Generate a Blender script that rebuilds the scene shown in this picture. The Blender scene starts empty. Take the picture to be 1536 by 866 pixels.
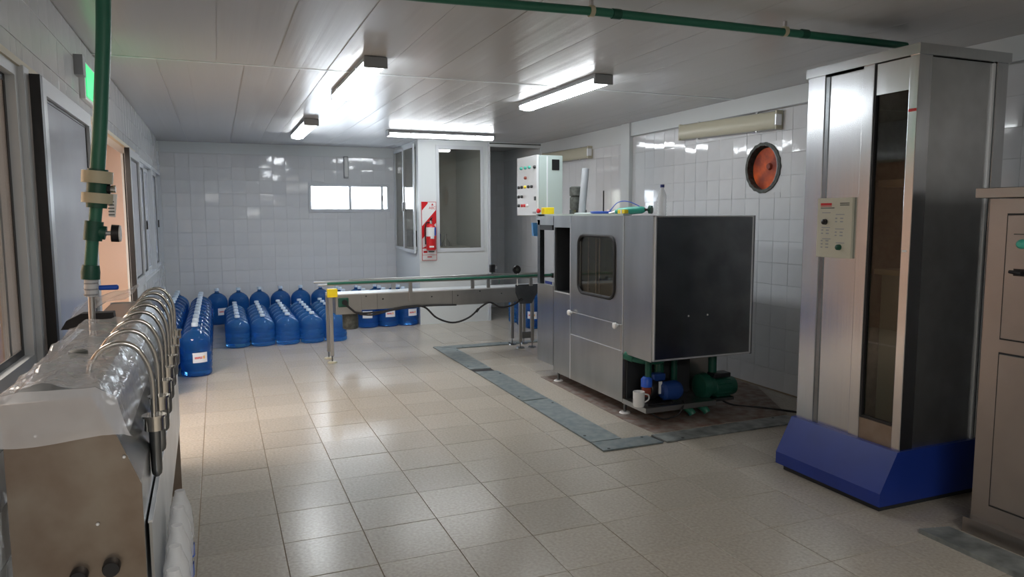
import bpy, bmesh, math, random
from mathutils import Vector, Matrix
random.seed(7)
C = bpy.context.scene.collection
PI = math.pi

# ---------------------------------------------------------------- camera
RT = Vector((0.926068081, -0.377341299, -0.00338431))
UP = Vector((0.041165878, 0.092105907, 0.99489792))
FW = Vector((0.375104358, 0.921482526, -0.10082993))
FPX, H = 1081.22, 1.64595
cam_d = bpy.data.cameras.new('camera'); cam = bpy.data.objects.new('camera', cam_d); C.objects.link(cam)
cam_d.sensor_width = 36; cam_d.lens = FPX/1536*36; cam_d.clip_start = .05
cam.matrix_world = Matrix(((RT.x, UP.x, -FW.x, 0), (RT.y, UP.y, -FW.y, 0), (RT.z, UP.z, -FW.z, H), (0, 0, 0, 1)))
bpy.context.scene.camera = cam

# ---------------------------------------------------------------- world, exposure
w = bpy.data.worlds.new('world'); bpy.context.scene.world = w; w.use_nodes = True
w.node_tree.nodes['Background'].inputs[0].default_value = (.86, .92, 1, 1)
w.node_tree.nodes['Background'].inputs[1].default_value = 7.5
vs = bpy.context.scene.view_settings
vs.view_transform = 'Standard'; vs.look = 'None'; vs.gamma = 1; vs.use_curve_mapping = False
vs.exposure = 1.32
TUBE = 10.5          # emission of the fluorescent tubes
ROOM2 = 75.0         # lamp of the adjoining room, watts
OTHER = 42.0          # added fill light behind the camera, watts

XL, XR, YB, YN, ZC = -.76, 4.78, 12.1, -2.6, 2.773

# ---------------------------------------------------------------- materials
def pmat(name, col, rough=.5, metal=0, noise=0, nscale=8, bump=0, bscale=60, stretch=None, trans=0, ior=1.45,
         alpha=1, emit=None, estr=0, coat=0, rand=0, col2=None, rnoise=0):
    m = bpy.data.materials.new(name); m.use_nodes = True
    nt = m.node_tree; b = nt.nodes['Principled BSDF']; N = nt.nodes; L = nt.links
    c = (*col, 1)
    b.inputs['Base Color'].default_value = c; b.inputs['Roughness'].default_value = rough
    b.inputs['Metallic'].default_value = metal; b.inputs['IOR'].default_value = ior
    b.inputs['Transmission Weight'].default_value = trans; b.inputs['Alpha'].default_value = alpha
    b.inputs['Coat Weight'].default_value = coat
    if emit: b.inputs['Emission Color'].default_value = (*emit, 1); b.inputs['Emission Strength'].default_value = estr
    if noise or bump or rnoise:
        tc = N.new('ShaderNodeTexCoord'); mp = N.new('ShaderNodeMapping'); L.new(tc.outputs['Object'], mp.inputs[0])
        if stretch: mp.inputs['Scale'].default_value = stretch
    if noise:
        t = N.new('ShaderNodeTexNoise'); t.inputs['Scale'].default_value = nscale; t.inputs['Detail'].default_value = 6
        L.new(mp.outputs[0], t.inputs['Vector'])
        mx = N.new('ShaderNodeMix'); mx.data_type = 'RGBA'
        c2 = col2 or tuple(x*(1-noise) for x in col)
        r = N.new('ShaderNodeMapRange'); r.inputs[1].default_value = .35; r.inputs[2].default_value = .65
        L.new(t.outputs['Fac'], r.inputs[0]); L.new(r.outputs[0], mx.inputs[0])
        mx.inputs[6].default_value = c; mx.inputs[7].default_value = (*c2, 1)
        L.new(mx.outputs[2], b.inputs['Base Color']); last = mx.outputs[2]
    else: last = None
    if rand:
        oi = N.new('ShaderNodeObjectInfo'); hs = N.new('ShaderNodeHueSaturation')
        r2 = N.new('ShaderNodeMapRange'); r2.inputs[3].default_value = 1-rand; r2.inputs[4].default_value = 1+rand
        L.new(oi.outputs['Random'], r2.inputs[0]); L.new(r2.outputs[0], hs.inputs['Value'])
        if last: L.new(last, hs.inputs['Color'])
        else: hs.inputs['Color'].default_value = c
        L.new(hs.outputs[0], b.inputs['Base Color'])
    if rnoise:
        t = N.new('ShaderNodeTexNoise'); t.inputs['Scale'].default_value = nscale; L.new(mp.outputs[0], t.inputs['Vector'])
        r = N.new('ShaderNodeMapRange'); r.inputs[3].default_value = rough-rnoise; r.inputs[4].default_value = rough+rnoise
        L.new(t.outputs['Fac'], r.inputs[0]); L.new(r.outputs[0], b.inputs['Roughness'])
    if bump:
        t = N.new('ShaderNodeTexNoise'); t.inputs['Scale'].default_value = bscale; L.new(mp.outputs[0], t.inputs['Vector'])
        bp = N.new('ShaderNodeBump'); bp.inputs['Strength'].default_value = bump; bp.inputs['Distance'].default_value = .01
        L.new(t.outputs['Fac'], bp.inputs['Height']); L.new(bp.outputs[0], b.inputs['Normal'])
    return m

M = {}
M['wtile'] = pmat('glazed_wall_tile', (.72, .74, .76), .06, noise=.05, nscale=3, bump=.05, bscale=9, rand=.02)
M['wgrout'] = pmat('wall_grout', (.68, .70, .71), .7)
M['ftile'] = pmat('floor_tile', (.46, .42, .36), .235, noise=.2, nscale=60, rand=.06, rnoise=.05, bump=.04, bscale=40)
M['fgrout'] = pmat('floor_grout', (.27, .21, .15), .8)
M['cgrout'] = pmat('ceiling_backing', (.40, .40, .39), .6)
M['pvc'] = pmat('ceiling_pvc', (.55, .55, .55), .27, bump=.14, bscale=9, stretch=(3, .05, 1), rand=.008, ior=1.36); M['pvc'].node_tree.nodes['Principled BSDF'].inputs['Specular IOR Level'].default_value = .38
M['plain'] = pmat('white_panel', (.66, .70, .71), .3)
M['alu'] = pmat('white_aluminium', (.60, .63, .66), .3)
M['alu_bare'] = pmat('bare_aluminium', (.62, .62, .62), .35, metal=1)
M['trim'] = pmat('cream_trim', (.55, .5, .38), .5)
M['steel'] = pmat('stainless', (.52, .52, .51), .30, metal=1, noise=.14, nscale=5, stretch=(1, 1, .25), bump=.10, bscale=5)
M['steel_v'] = pmat('brushed_stainless', (.56, .58, .60), .21, metal=1, noise=.06, nscale=30, stretch=(5, 5, .12), bump=.05, bscale=4)
M['steel_dark'] = pmat('darkened_stainless', (.25, .265, .28), .27, metal=1, noise=.25, nscale=5, bump=.05, bscale=3)  # stainless darkened in its colour for the dark surroundings the end panel reflects
M['steel_side'] = pmat('dull_stainless', (.60, .62, .63), .36, metal=1, noise=.2, nscale=4, bump=.05, bscale=3)
M['steel_cab'] = pmat('cabinet_stainless', (.37, .35, .335), .36, metal=1, noise=.10, nscale=4, bump=.04, bscale=4)
M['steel_warm'] = pmat('stained_steel_warm_reflection', (.29, .25, .21), .36, metal=1, noise=.35, nscale=7, col2=(.22, .17, .135), bump=.06, bscale=6)  # stains, plus the bench end's warm brown reflection put into the colour
M['chrome'] = pmat('polished_tube', (.62, .60, .56), .13, metal=1)
M['edge'] = pmat('bright_edge', (.8, .82, .84), .3, metal=.6)
M['galv'] = pmat('galvanised_plate', (.145, .185, .20), .45, metal=.2, noise=.35, nscale=14, col2=(.23, .26, .26), rand=.08)
M['galvp'] = pmat('galvanised_plate_pale', (.27, .29, .28), .5, metal=.2, noise=.4, nscale=9, col2=(.12, .13, .13))
M['green'] = pmat('green_pipe', (.025, .15, .10), .38)
M['green_d'] = pmat('green_fitting', (.008, .075, .05), .42)
M['green_g'] = pmat('green_light', (.05, .6, .25), .4, emit=(.06, .9, .28), estr=.35)
M['green_tool'] = pmat('green_tool', (.06, .42, .33), .3)
M['black'] = pmat('black_plastic', (.012, .012, .014), .4)
M['rubber'] = pmat('black_rubber', (.02, .02, .022), .7)
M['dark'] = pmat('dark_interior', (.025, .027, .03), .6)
M['cream'] = pmat('cream_plastic', (.50, .47, .34), .45)
M['white'] = pmat('white_plastic', (.75, .76, .76), .35)
M['bluep'] = pmat('blue_paint', (.012, .036, .24), .33, noise=.12, nscale=5)
M['blue'] = pmat('blue_plastic', (.02, .10, .55), .35)
M['bluem'] = pmat('blue_motor', (.012, .05, .22), .4)
M['bag'] = pmat('blue_bag', (.10, .35, .75), .3, bump=.6, bscale=60)
M['yellow'] = pmat('yellow_plastic', (.85, .66, .02), .4)
M['red'] = pmat('red_paint', (.55, .015, .02), .3)
M['rust'] = pmat('red_brown', (.25, .05, .03), .5)
M['orange'] = pmat('orange_disc', (.75, .12, .02), .5, noise=.8, nscale=6, col2=(.22, .03, .012))
M['innerg'] = pmat('inner_grey', (.16, .16, .19), .5, noise=.3, nscale=5)
M['grime'] = pmat('grimy_grey', (.10, .11, .10), .6, noise=.5, nscale=30)
M['jug'] = pmat('blue_jug', (.05, .27, .70), .07, trans=.8, ior=1.3)
M['jug_s'] = pmat('blue_small_jug', (.09, .38, .80), .07, trans=.8, ior=1.3)
M['cap'] = pmat('pale_cap', (.62, .74, .86), .4)
M['diff'] = pmat('lit_tube', (1, 1, 1), .4, emit=(.93, .97, 1), estr=TUBE)
M['body'] = pmat('fixture_grey', (.30, .32, .34), .4)
M['cream_d'] = pmat('yellowed_diffuser', (.56, .54, .42), .25)
M['panel'] = pmat('control_panel_grey', (.42, .50, .48), .4)
M['panel_f'] = pmat('control_panel_face', (.66, .70, .72), .35)
M['plate'] = pmat('cream_plate', (.55, .54, .44), .35)
M['peach'] = pmat('peach_wall', (.78, .58, .46), .7)
M['beige'] = pmat('beige_wall', (.36, .33, .30), .7)
M['glassw'] = pmat('pale_window_glass', (.62, .65, .73), .14, noise=.08, nscale=3)
M['film'] = pmat('clear_plastic_film', (.80, .80, .82), .14, alpha=.40, bump=.7, bscale=14)
M['filmw'] = pmat('white_plastic_film', (.85, .86, .88), .2, alpha=.42, bump=.6, bscale=25)
M['glass'] = pmat('dark_glass', (.10, .10, .09), .06, alpha=.55)
M['bglass'] = pmat('booth_glass', (.22, .22, .21), .05, alpha=.5)
M['pet'] = pmat('clear_bottle', (.80, .85, .88), .08, alpha=.45)
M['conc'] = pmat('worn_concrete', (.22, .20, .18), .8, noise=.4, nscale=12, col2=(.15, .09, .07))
def glass_mat(name, col, rough=.0):
    m = bpy.data.materials.new(name); m.use_nodes = True; nt = m.node_tree; nt.nodes.clear()
    o = nt.nodes.new('ShaderNodeOutputMaterial'); g = nt.nodes.new('ShaderNodeBsdfGlossy'); t = nt.nodes.new('ShaderNodeBsdfTransparent')
    g.inputs['Roughness'].default_value = rough; t.inputs[0].default_value = (*col, 1)
    lw = nt.nodes.new('ShaderNodeLayerWeight'); lw.inputs[0].default_value = .5
    pw = nt.nodes.new('ShaderNodeMath'); pw.operation = 'POWER'; pw.inputs[1].default_value = 4; nt.links.new(lw.outputs['Facing'], pw.inputs[0])
    ma = nt.nodes.new('ShaderNodeMath'); ma.operation = 'MULTIPLY_ADD'; ma.inputs[1].default_value = .8; ma.inputs[2].default_value = .045; nt.links.new(pw.outputs[0], ma.inputs[0])
    mx = nt.nodes.new('ShaderNodeMixShader')
    nt.links.new(ma.outputs[0], mx.inputs[0]); nt.links.new(t.outputs[0], mx.inputs[1]); nt.links.new(g.outputs[0], mx.inputs[2]); nt.links.new(mx.outputs[0], o.inputs[0])
    return m
M['clear'] = glass_mat('window_glass', (.92, .94, .95))
M['booth'] = glass_mat('booth_pane', (.80, .79, .75))
M['tint'] = glass_mat('tinted_glass', (.62, .61, .55))

# label print on the jugs: a red word band and an orange spot, in the label's own coordinates
def label_mat():
    m = bpy.data.materials.new('jug_label_print'); m.use_nodes = True; N = m.node_tree.nodes; L = m.node_tree.links
    b = N['Principled BSDF']; b.inputs['Roughness'].default_value = .5
    tc = N.new('ShaderNodeTexCoord'); sp = N.new('ShaderNodeSeparateXYZ'); L.new(tc.outputs['Generated'], sp.inputs[0])
    def rng(o, lo, hi):
        a = N.new('ShaderNodeMath'); a.operation = 'GREATER_THAN'; L.new(o, a.inputs[0]); a.inputs[1].default_value = lo
        c = N.new('ShaderNodeMath'); c.operation = 'LESS_THAN'; L.new(o, c.inputs[0]); c.inputs[1].default_value = hi
        d = N.new('ShaderNodeMath'); d.operation = 'MULTIPLY'; L.new(a.outputs[0], d.inputs[0]); L.new(c.outputs[0], d.inputs[1]); return d.outputs[0]
    def mul(a, b_):
        d = N.new('ShaderNodeMath'); d.operation = 'MULTIPLY'; L.new(a, d.inputs[0]); L.new(b_, d.inputs[1]); return d.outputs[0]
    wv = N.new('ShaderNodeTexNoise'); wv.inputs['Scale'].default_value = 22; L.new(tc.outputs['Generated'], wv.inputs['Vector'])
    word = mul(mul(rng(sp.outputs['X'], .12, .66), rng(sp.outputs['Z'], .38, .6)), rng(wv.outputs['Fac'], .42, 1))
    sun = mul(rng(sp.outputs['X'], .70, .84), rng(sp.outputs['Z'], .36, .66))
    def mix(f, a, c):
        x = N.new('ShaderNodeMix'); x.data_type = 'RGBA'; L.new(f, x.inputs[0])
        if isinstance(a, tuple): x.inputs[6].default_value = a
        else: L.new(a, x.inputs[6])
        x.inputs[7].default_value = c; return x.outputs[2]
    c1 = mix(word, (.78, .80, .86, 1), (.62, .10, .10, 1))
    c2 = mix(sun, c1, (.85, .45, .15, 1))
    L.new(c2, b.inputs['Base Color']); return m
M['label'] = label_mat()

# ---------------------------------------------------------------- mesh helpers
_base = {}
def new(): return bmesh.new()
def box(bm, x0, x1, y0, y1, z0, z1, bev=0, rot=None, piv=None):
    vs_ = [bm.verts.new((x, y, z)) for x in (x0, x1) for y in (y0, y1) for z in (z0, z1)]
    fs = [(0, 1, 3, 2), (4, 6, 7, 5), (0, 4, 5, 1), (2, 3, 7, 6), (0, 2, 6, 4), (1, 5, 7, 3)]
    F_ = [bm.faces.new([vs_[i] for i in f]) for f in fs]
    if rot is not None: bmesh.ops.rotate(bm, verts=vs_, cent=piv or Vector(((x0+x1)/2, (y0+y1)/2, (z0+z1)/2)), matrix=rot)
    if bev:
        es = list({e for f in F_ for e in f.edges})
        bmesh.ops.bevel(bm, geom=es, offset=bev, segments=2, affect='EDGES', profile=.5)
    return bm
def ring_frame(d):
    d = d.normalized(); a = Vector((0, 0, 1)) if abs(d.z) < .9 else Vector((1, 0, 0))
    u = d.cross(a).normalized(); return u, d.cross(u).normalized()
def tube(bm, pts, r, seg=12, cap=True):
    pts = [Vector(p) for p in pts]; rs = r if isinstance(r, (list, tuple)) else [r]*len(pts)
    rings = []; u = None
    for i, p in enumerate(pts):
        d = (pts[min(i+1, len(pts)-1)]-pts[max(i-1, 0)]).normalized()
        if u is None: u, v = ring_frame(d)
        else:
            u = (u-d*u.dot(d)).normalized(); v = d.cross(u)
        rings.append([bm.verts.new(p+(u*math.cos(2*PI*k/seg)+v*math.sin(2*PI*k/seg))*rs[i]) for k in range(seg)])
    for a, b in zip(rings, rings[1:]):
        for k in range(seg): bm.faces.new((a[k], a[(k+1) % seg], b[(k+1) % seg], b[k]))
    if cap: bm.faces.new(rings[0][::-1]); bm.faces.new(rings[-1])
    return bm
def lathe(bm, c, prof, seg=24, axis='z', capb=True, capt=True):
    c = Vector(c); rings = []
    for r, h in prof:
        ring = []
        for k in range(seg):
            a = 2*PI*k/seg; x, y = r*math.cos(a), r*math.sin(a)
            p = {'z': (x, y, h), 'x': (h, x, y), 'y': (x, h, y)}[axis]
            ring.append(bm.verts.new(c+Vector(p)))
        rings.append(ring)
    for a, b in zip(rings, rings[1:]):
        for k in range(seg): bm.faces.new((a[k], a[(k+1) % seg], b[(k+1) % seg], b[k]))
    if capb: bm.faces.new(rings[0][::-1])
    if capt: bm.faces.new(rings[-1])
    return bm
def prism(bm, poly, axis, a, b):
    """poly: 2-D points in the plane across axis; extruded from a to b"""
    def P(p, t): return {'x': (t, p[0], p[1]), 'y': (p[0], t, p[1]), 'z': (p[0], p[1], t)}[axis]
    A = [bm.verts.new(P(p, a)) for p in poly]; B = [bm.verts.new(P(p, b)) for p in poly]
    n = len(poly); bm.faces.new(A); bm.faces.new(B[::-1])
    for i in range(n): bm.faces.new((A[i], B[i], B[(i+1) % n], A[(i+1) % n]))
    return bm
def bez(pts, n=8):
    """smooth curve through the points (Catmull-Rom)"""
    pts = [Vector(p) for p in pts]; P = [pts[0]]+pts+[pts[-1]]; out = []
    for i in range(1, len(P)-2):
        for k in range(n):
            t = k/n; p0, p1, p2, p3 = P[i-1:i+3]
            out.append(.5*((2*p1)+(-p0+p2)*t+(2*p0-5*p1+4*p2-p3)*t*t+(-p0+3*p1-3*p2+p3)*t**3))
    return out+[pts[-1]]
def obj(name, bm, mat, parent=None, smooth=False, label=None, cat=None, group=None, kind=None, origin=None, ang=40):
    base = _base.get(parent.name, Vector()) if parent else Vector(origin or (0, 0, 0))
    bmesh.ops.recalc_face_normals(bm, faces=bm.faces)
    if base.length: bmesh.ops.translate(bm, verts=bm.verts, vec=-base)
    me = bpy.data.meshes.new(name); bm.to_mesh(me); bm.free()
    if smooth:
        me.polygons.foreach_set('use_smooth', [True]*len(me.polygons)); me.set_sharp_from_angle(angle=math.radians(ang))
    me.materials.append(mat if not isinstance(mat, str) else M[mat])
    o = bpy.data.objects.new(name, me); C.objects.link(o)
    if parent: o.parent = parent; _base[o.name] = base
    else: o.location = base; _base[o.name] = base
    if label: o['label'] = label
    if cat: o['category'] = cat
    if group: o['group'] = group
    if kind: o['kind'] = kind
    return o
def thing(name, label, cat, loc=(0, 0, 0), group=None):
    o = bpy.data.objects.new(name, None); C.objects.link(o); o.location = loc; o.empty_display_size = .1
    o['label'] = label; o['category'] = cat
    if group: o['group'] = group
    _base[o.name] = Vector(loc); return o
def struct(name, bm, mat, parent=None, smooth=False, **k):
    return obj(name, bm, mat, parent, smooth, kind='structure' if not parent else None, **k)
def B(*a, **k): return box(new(), *a, **k)
def dup(root):
    r = root.copy(); C.objects.link(r)
    for ch in list(root.children):
        c = ch.copy(); C.objects.link(c); c.parent = r
        for g in ch.children:
            d = g.copy(); C.objects.link(d); d.parent = c
    return r
ORD = ['front', 'second', 'third', 'fourth', 'fifth', 'sixth', 'seventh', 'eighth', 'ninth', 'tenth', 'eleventh', 'twelfth', 'thirteenth', 'fourteenth', 'fifteenth', 'sixteenth']

# ================================================================ THE SETTING
XN = XL-.15
floor = struct('floor', B(XL-.1, XR+.1, YN, YB+.1, -.08, -.004), 'fgrout')
ceiling = struct('ceiling', B(XL-.1, XR+.1, YN, YB+.1, ZC+.004, ZC+.08), 'cgrout')
# --- floor tiles, 0.40 m, each its own object within the limit
TX0, TY0 = .244, .071
tiles = []
def cut(lo, hi, a, b): return max(lo, a), min(hi, b)
for i in range(-3, 12):
    for j in range(-7, 31):
        x0, x1 = cut(XL, XR, TX0+.4*i, TX0+.4*(i+1)); y0, y1 = cut(YN, YB, TY0+.4*j, TY0+.4*(j+1))
        if x1-x0 < .02 or y1-y0 < .02: continue
        c = Vector(((x0+x1)/2, (y0+y1)/2, 0)); v = c-Vector((0, 0, H)); d = v.dot(FW)
        px = 768+FPX*v.dot(RT)/d if d > .1 else -9e9; py = 433-FPX*v.dot(UP)/d if d > .1 else -9e9
        vis = d > .1 and -60 < px < 1596 and py < 940 and not (c.x < -.1 and c.y < 4.4)
        tiles.append((d if vis else 1e3, x0, x1, y0, y1))
tiles.sort(); cache = {}; rest = new()
for n, (d, x0, x1, y0, y1) in enumerate(tiles):
    g = .002; sx, sy = round(x1-x0, 3), round(y1-y0, 3)
    if n < 295:
        if (sx, sy) not in cache:
            bm = B(-sx/2+g, sx/2-g, -sy/2+g, sy/2-g, -.012, 0, bev=.0015)
            o = obj('floor_tile', bm, 'ftile', floor); cache[(sx, sy)] = o.data
        else:
            o = bpy.data.objects.new('floor_tile', cache[(sx, sy)]); C.objects.link(o); o.parent = floor
        o.location = ((x0+x1)/2, (y0+y1)/2, random.uniform(-.0008, .0008))
        o.rotation_euler = (random.gauss(0, .0012), random.gauss(0, .0012), random.choice((0, PI)) if True else 0)
    else: box(rest, x0+g, x1-g, y0+g, y1-g, -.012, 0)
o = obj('tile', rest, 'ftile', floor); o['kind'] = 'stuff'

# --- wall tiling: 0.2 m glazed tiles on a grout backing
def tile_wall(parent, plane, at_, a0, a1, z0, z1, holes, limit=290, s=.2, face=1, near=None, tilt=.004):
    """plane 'x' or 'y'; at_: coordinate of the backing's surface; face: direction of the room"""
    cells = []
    na = int(math.ceil((a1-a0)/s)); nz = int(math.ceil((z1-z0)/s))
    for i in range(na):
        for k in range(nz):
            p0, p1 = a0+i*s, min(a1, a0+(i+1)*s); q0, q1 = z0+k*s, min(z1, z0+(k+1)*s)
            rects = [(p0, p1, q0, q1)]
            for (h0, h1, k0, k1) in holes:
                nr = []
                for (a, b, c, d) in rects:
                    if b <= h0 or a >= h1 or d <= k0 or c >= k1: nr.append((a, b, c, d)); continue
                    if a < h0: nr.append((a, h0, c, d)); a = h0
                    if b > h1: nr.append((h1, b, c, d)); b = h1
                    if c < k0: nr.append((a, b, c, k0))
                    if d > k1: nr.append((a, b, k1, d))
                rects = nr
            for r in rects:
                if r[1]-r[0] > .015 and r[3]-r[2] > .015: cells.append(r)
    def key(r):
        m = (r[0]+r[1])/2; z = (r[2]+r[3])/2
        v = Vector((at_, m, z-H)) if plane == 'x' else Vector((m, at_, z-H))
        d = v.dot(FW)
        if d < .2: return 1e3
        px, py = 768+FPX*v.dot(RT)/d, 433-FPX*v.dot(UP)/d
        return d if -30 < px < 1566 and -30 < py < 900 else 1e3+d
    cells.sort(key=key); cache = {}; rest = new(); g = .0013; t = .007
    for n, (p0, p1, q0, q1) in enumerate(cells):
        sx, sz = round(p1-p0, 3), round(q1-q0, 3); m = (p0+p1)/2; z = (q0+q1)/2
        if n < limit:
            if (sx, sz) not in cache:
                lo, hi = (-sx/2+g, sx/2-g)
                if plane == 'x': bm = B(-t/2, t/2, lo, hi, -sz/2+g, sz/2-g, bev=.0012)
                else: bm = B(lo, hi, -t/2, t/2, -sz/2+g, sz/2-g, bev=.0012)
                o = obj('wall_tile', bm, 'wtile', parent); cache[(sx, sz)] = o.data
            else: o = bpy.data.objects.new('wall_tile', cache[(sx, sz)]); C.objects.link(o); o.parent = parent
            a = at_+face*t/2
            o.location = (a, m, z) if plane == 'x' else (m, a, z)
            e1, e2 = random.gauss(0, tilt), random.gauss(0, tilt)
            o.rotation_euler = (0, e1, e2) if plane == 'x' else (e1, 0, e2)
        else:
            if plane == 'x': box(rest, min(at_, at_+face*t), max(at_, at_+face*t), p0+g, p1-g, q0+g, q1-g)
            else: box(rest, p0+g, p1-g, min(at_, at_+face*t), max(at_, at_+face*t), q0+g, q1-g)
    if len(rest.verts):
        o = obj('tile', rest, 'wtile', parent); o['kind'] = 'stuff'

def wall_with_holes(bm, plane, t0, t1, a0, a1, z0, z1, holes):
    rects = [(a0, a1, z0, z1)]
    for (h0, h1, k0, k1) in holes:
        nr = []
        for (a, b, c, d) in rects:
            if b <= h0 or a >= h1 or d <= k0 or c >= k1: nr.append((a, b, c, d)); continue
            if a < h0: nr.append((a, h0, c, d)); a = h0
            if b > h1: nr.append((h1, b, c, d)); b = h1
            if c < k0: nr.append((a, b, c, k0))
            if d > k1: nr.append((a, b, k1, d))
        rects = nr
    for (a, b, c, d) in rects:
        if plane == 'x': box(bm, t0, t1, a, b, c, d)
        else: box(bm, a, b, t0, t1, c, d)
    return bm
BW = (1.383, 2.708, 1.714, 2.175)
wall_back = struct('wall_back', wall_with_holes(new(), 'y', YB+.005, YB+.15, XL-.1, XR+.1, -.05, ZC+.05, [BW]), 'wgrout')
tile_wall(wall_back, 'y', YB+.005, XL, XR, 0, 2.6, [BW, (2.8, 3.91, 0, 2.6)], face=-1, tilt=.016)
obj('top_band', B(XL, XR, YB-.012, YB+.005, 2.607, ZC), 'plain', wall_back)
# right wall, with the round opening
HY, HZ, HR = 5.46, 2.085, .235
wall_right = struct('wall_right', wall_with_holes(new(), 'x', XR+.005, XR+.15, YN, YB+.1, -.05, ZC+.05, [(HY-HR, HY+HR, HZ-HR, HZ+HR)]), 'wgrout')
tile_wall(wall_right, 'x', XR+.005, YB-.2*48, YB, 0, 2.6, [(HY-HR-.0, HY+HR+.0, HZ-HR, HZ+HR), (7.78, 7.98, 0, 2.6)], face=-1, tilt=.008)
bm = new()                                            # wall round the circular opening: square plate with a round hole
sq = []
for k in range(48):
    a = 2*PI*k/48; c_, s_ = math.cos(a), math.sin(a); f = (HR+.002)/max(abs(c_), abs(s_))
    sq.append((bm.verts.new((XR-.002, HY+f*c_, HZ+f*s_)), bm.verts.new((XR-.002, HY+(HR-.005)*c_, HZ+(HR-.005)*s_))))
for k in range(48):
    a, b = sq[k], sq[(k+1) % 48]; bm.faces.new((a[0], b[0], b[1], a[1]))
obj('opening_surround', bm, 'wtile', wall_right)
obj('top_band', B(XR-.03, XR+.005, YN, 7.78, 2.61, ZC), 'plain', wall_right)
obj('top_band', B(XR-.012, XR+.005, 7.98, 10.5, 2.54, ZC), 'plain', wall_right)
obj('wall_tile', B(XR-.012, XR+.005, YN, YB-9.6, 0, 2.6), 'wtile', wall_right)
obj('trim_strip', B(XR-.034, XR-.028, YN, 7.78, 2.604, 2.612), 'body', wall_right)
struct('trim_1', B(XR-.05, XR+.005, 7.78, 7.98, 0, ZC, bev=.004), 'plain')          # flat pilaster
# header and side trim in front of the alcove
struct('trim_2', box(box(new(), 3.91, XR, 10.5, 10.56, 2.70, ZC), XR-.03, XR, 10.47, 10.53, 0, 2.70), 'plain')
struct('trim_3', B(3.91, XR, 10.485, 10.5, 2.74, 2.755), 'grime')
# the room goes on behind the camera
struct('wall_front', B(XL-.1, XR+.1, YN-.1, YN, -.05, ZC+.05), 'beige')
struct('baseboard_right', B(XR-.006, XR+.004, YN, 10.5, 0, .012), 'fgrout')

# --- left wall with windows and sliding doors
LH = [(1.2, 3.70, 1.0, 2.29), (3.76, 8.38, 0, 2.29), (8.45, 10.36, .93, 2.29), (10.42, 11.95, .93, 2.29)]
wall_left = struct('wall_left', wall_with_holes(new(), 'x', XL-.12, XL-.005, YN, YB+.1, -.05, ZC+.05, LH), 'wgrout')
tile_wall(wall_left, 'x', XL-.005, 1.0, YB, 0, 2.77, LH, face=1, s=.2)
struct('trim_4', B(XL-.02, XL+.012, 1.2, 8.4, 2.285, 2.315), 'trim')
def frame(bm, x0, x1, y0, y1, z0, z1, wdt):
    box(bm, x0, x1, y0, y0+wdt, z0, z1); box(bm, x0, x1, y1-wdt, y1, z0, z1)
    box(bm, x0, x1, y0+wdt, y1-wdt, z0, z0+wdt); box(bm, x0, x1, y0+wdt, y1-wdt, z1-wdt, z1); return bm
def gasket(bm, x, y0, y1, z0, z1, w_=.012):
    return frame(bm, x, x+.004, y0, y1, z0, z1, w_)
w1 = struct('window_1', frame(new(), XL-.08, XL+.0, 1.2, 3.70, 1.0, 2.29, .05), 'alu')
obj('pane', B(XL-.045, XL-.04, 1.25, 3.65, 1.05, 2.24), 'clear', w1)
obj('gasket', gasket(new(), XL-.04, 1.25, 3.65, 1.05, 2.24, .03), 'black', w1)
# sliding door leaves
def door(name, x, y0, y1, zp=1.05, dark=.03):
    d = struct(name, frame(new(), x-.025, x+.02, y0, y1, .02, 2.27, .075), 'alu')
    obj('mid_rail', B(x-.02, x+.018, y0+.075, y1-.075, zp-.09, zp), 'alu', d)
    obj('pane', B(x-.008, x-.002, y0+.075, y1-.075, zp, 2.195), 'glassw', d)
    obj('gasket', gasket(new(), x-.002, y0+.075, y1-.075, zp, 2.195, .014), 'black', d)
    obj('lower_panel', B(x-.01, x, y0+.075, y1-.075, .095, zp-.09), 'plain', d)
    obj('edge_seal', B(x-.02, x+.021, y0-dark, y0-.001, .02, 2.27), 'black', d)
    return d
door('door_1', XL+.045, 3.83, 5.17, dark=.05)
door('door_2', XL+.03, 7.46, 8.38)
struct('trim_5', box(box(new(), XL-.1, XL+.022, 3.70, 3.80, 0, 2.29), XL-.1, XL+.0, 8.38, 8.45, 0, 2.29), 'alu')
for nm, y0, y1, mid in (('window_2', 8.45, 10.36, 9.4), ('window_3', 10.42, 11.95, 11.2)):
    wn = struct(nm, frame(new(), XL-.08, XL+.012, y0, y1, .93, 2.29, .045), 'alu')
    obj('sash', frame(new(), XL-.03, XL+.0, y0+.045, mid, .975, 2.245, .05), 'alu', wn)
    obj('sash', frame(new(), XL-.06, XL-.035, mid-.05, y1-.045, .975, 2.245, .05), 'alu', wn)
    obj('pane', B(XL-.018, XL-.014, y0+.095, mid-.05, 1.025, 2.195), 'glassw', wn)
    obj('pane', B(XL-.05, XL-.046, mid, y1-.095, 1.025, 2.195), 'glassw', wn)
    obj('gasket', gasket(new(), XL-.014, y0+.095, mid-.05, 1.025, 2.195, .02), 'black', wn)
    obj('latch', B(XL+.0, XL+.015, mid-.04, mid-.01, 1.5, 1.6), 'black', wn)
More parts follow.
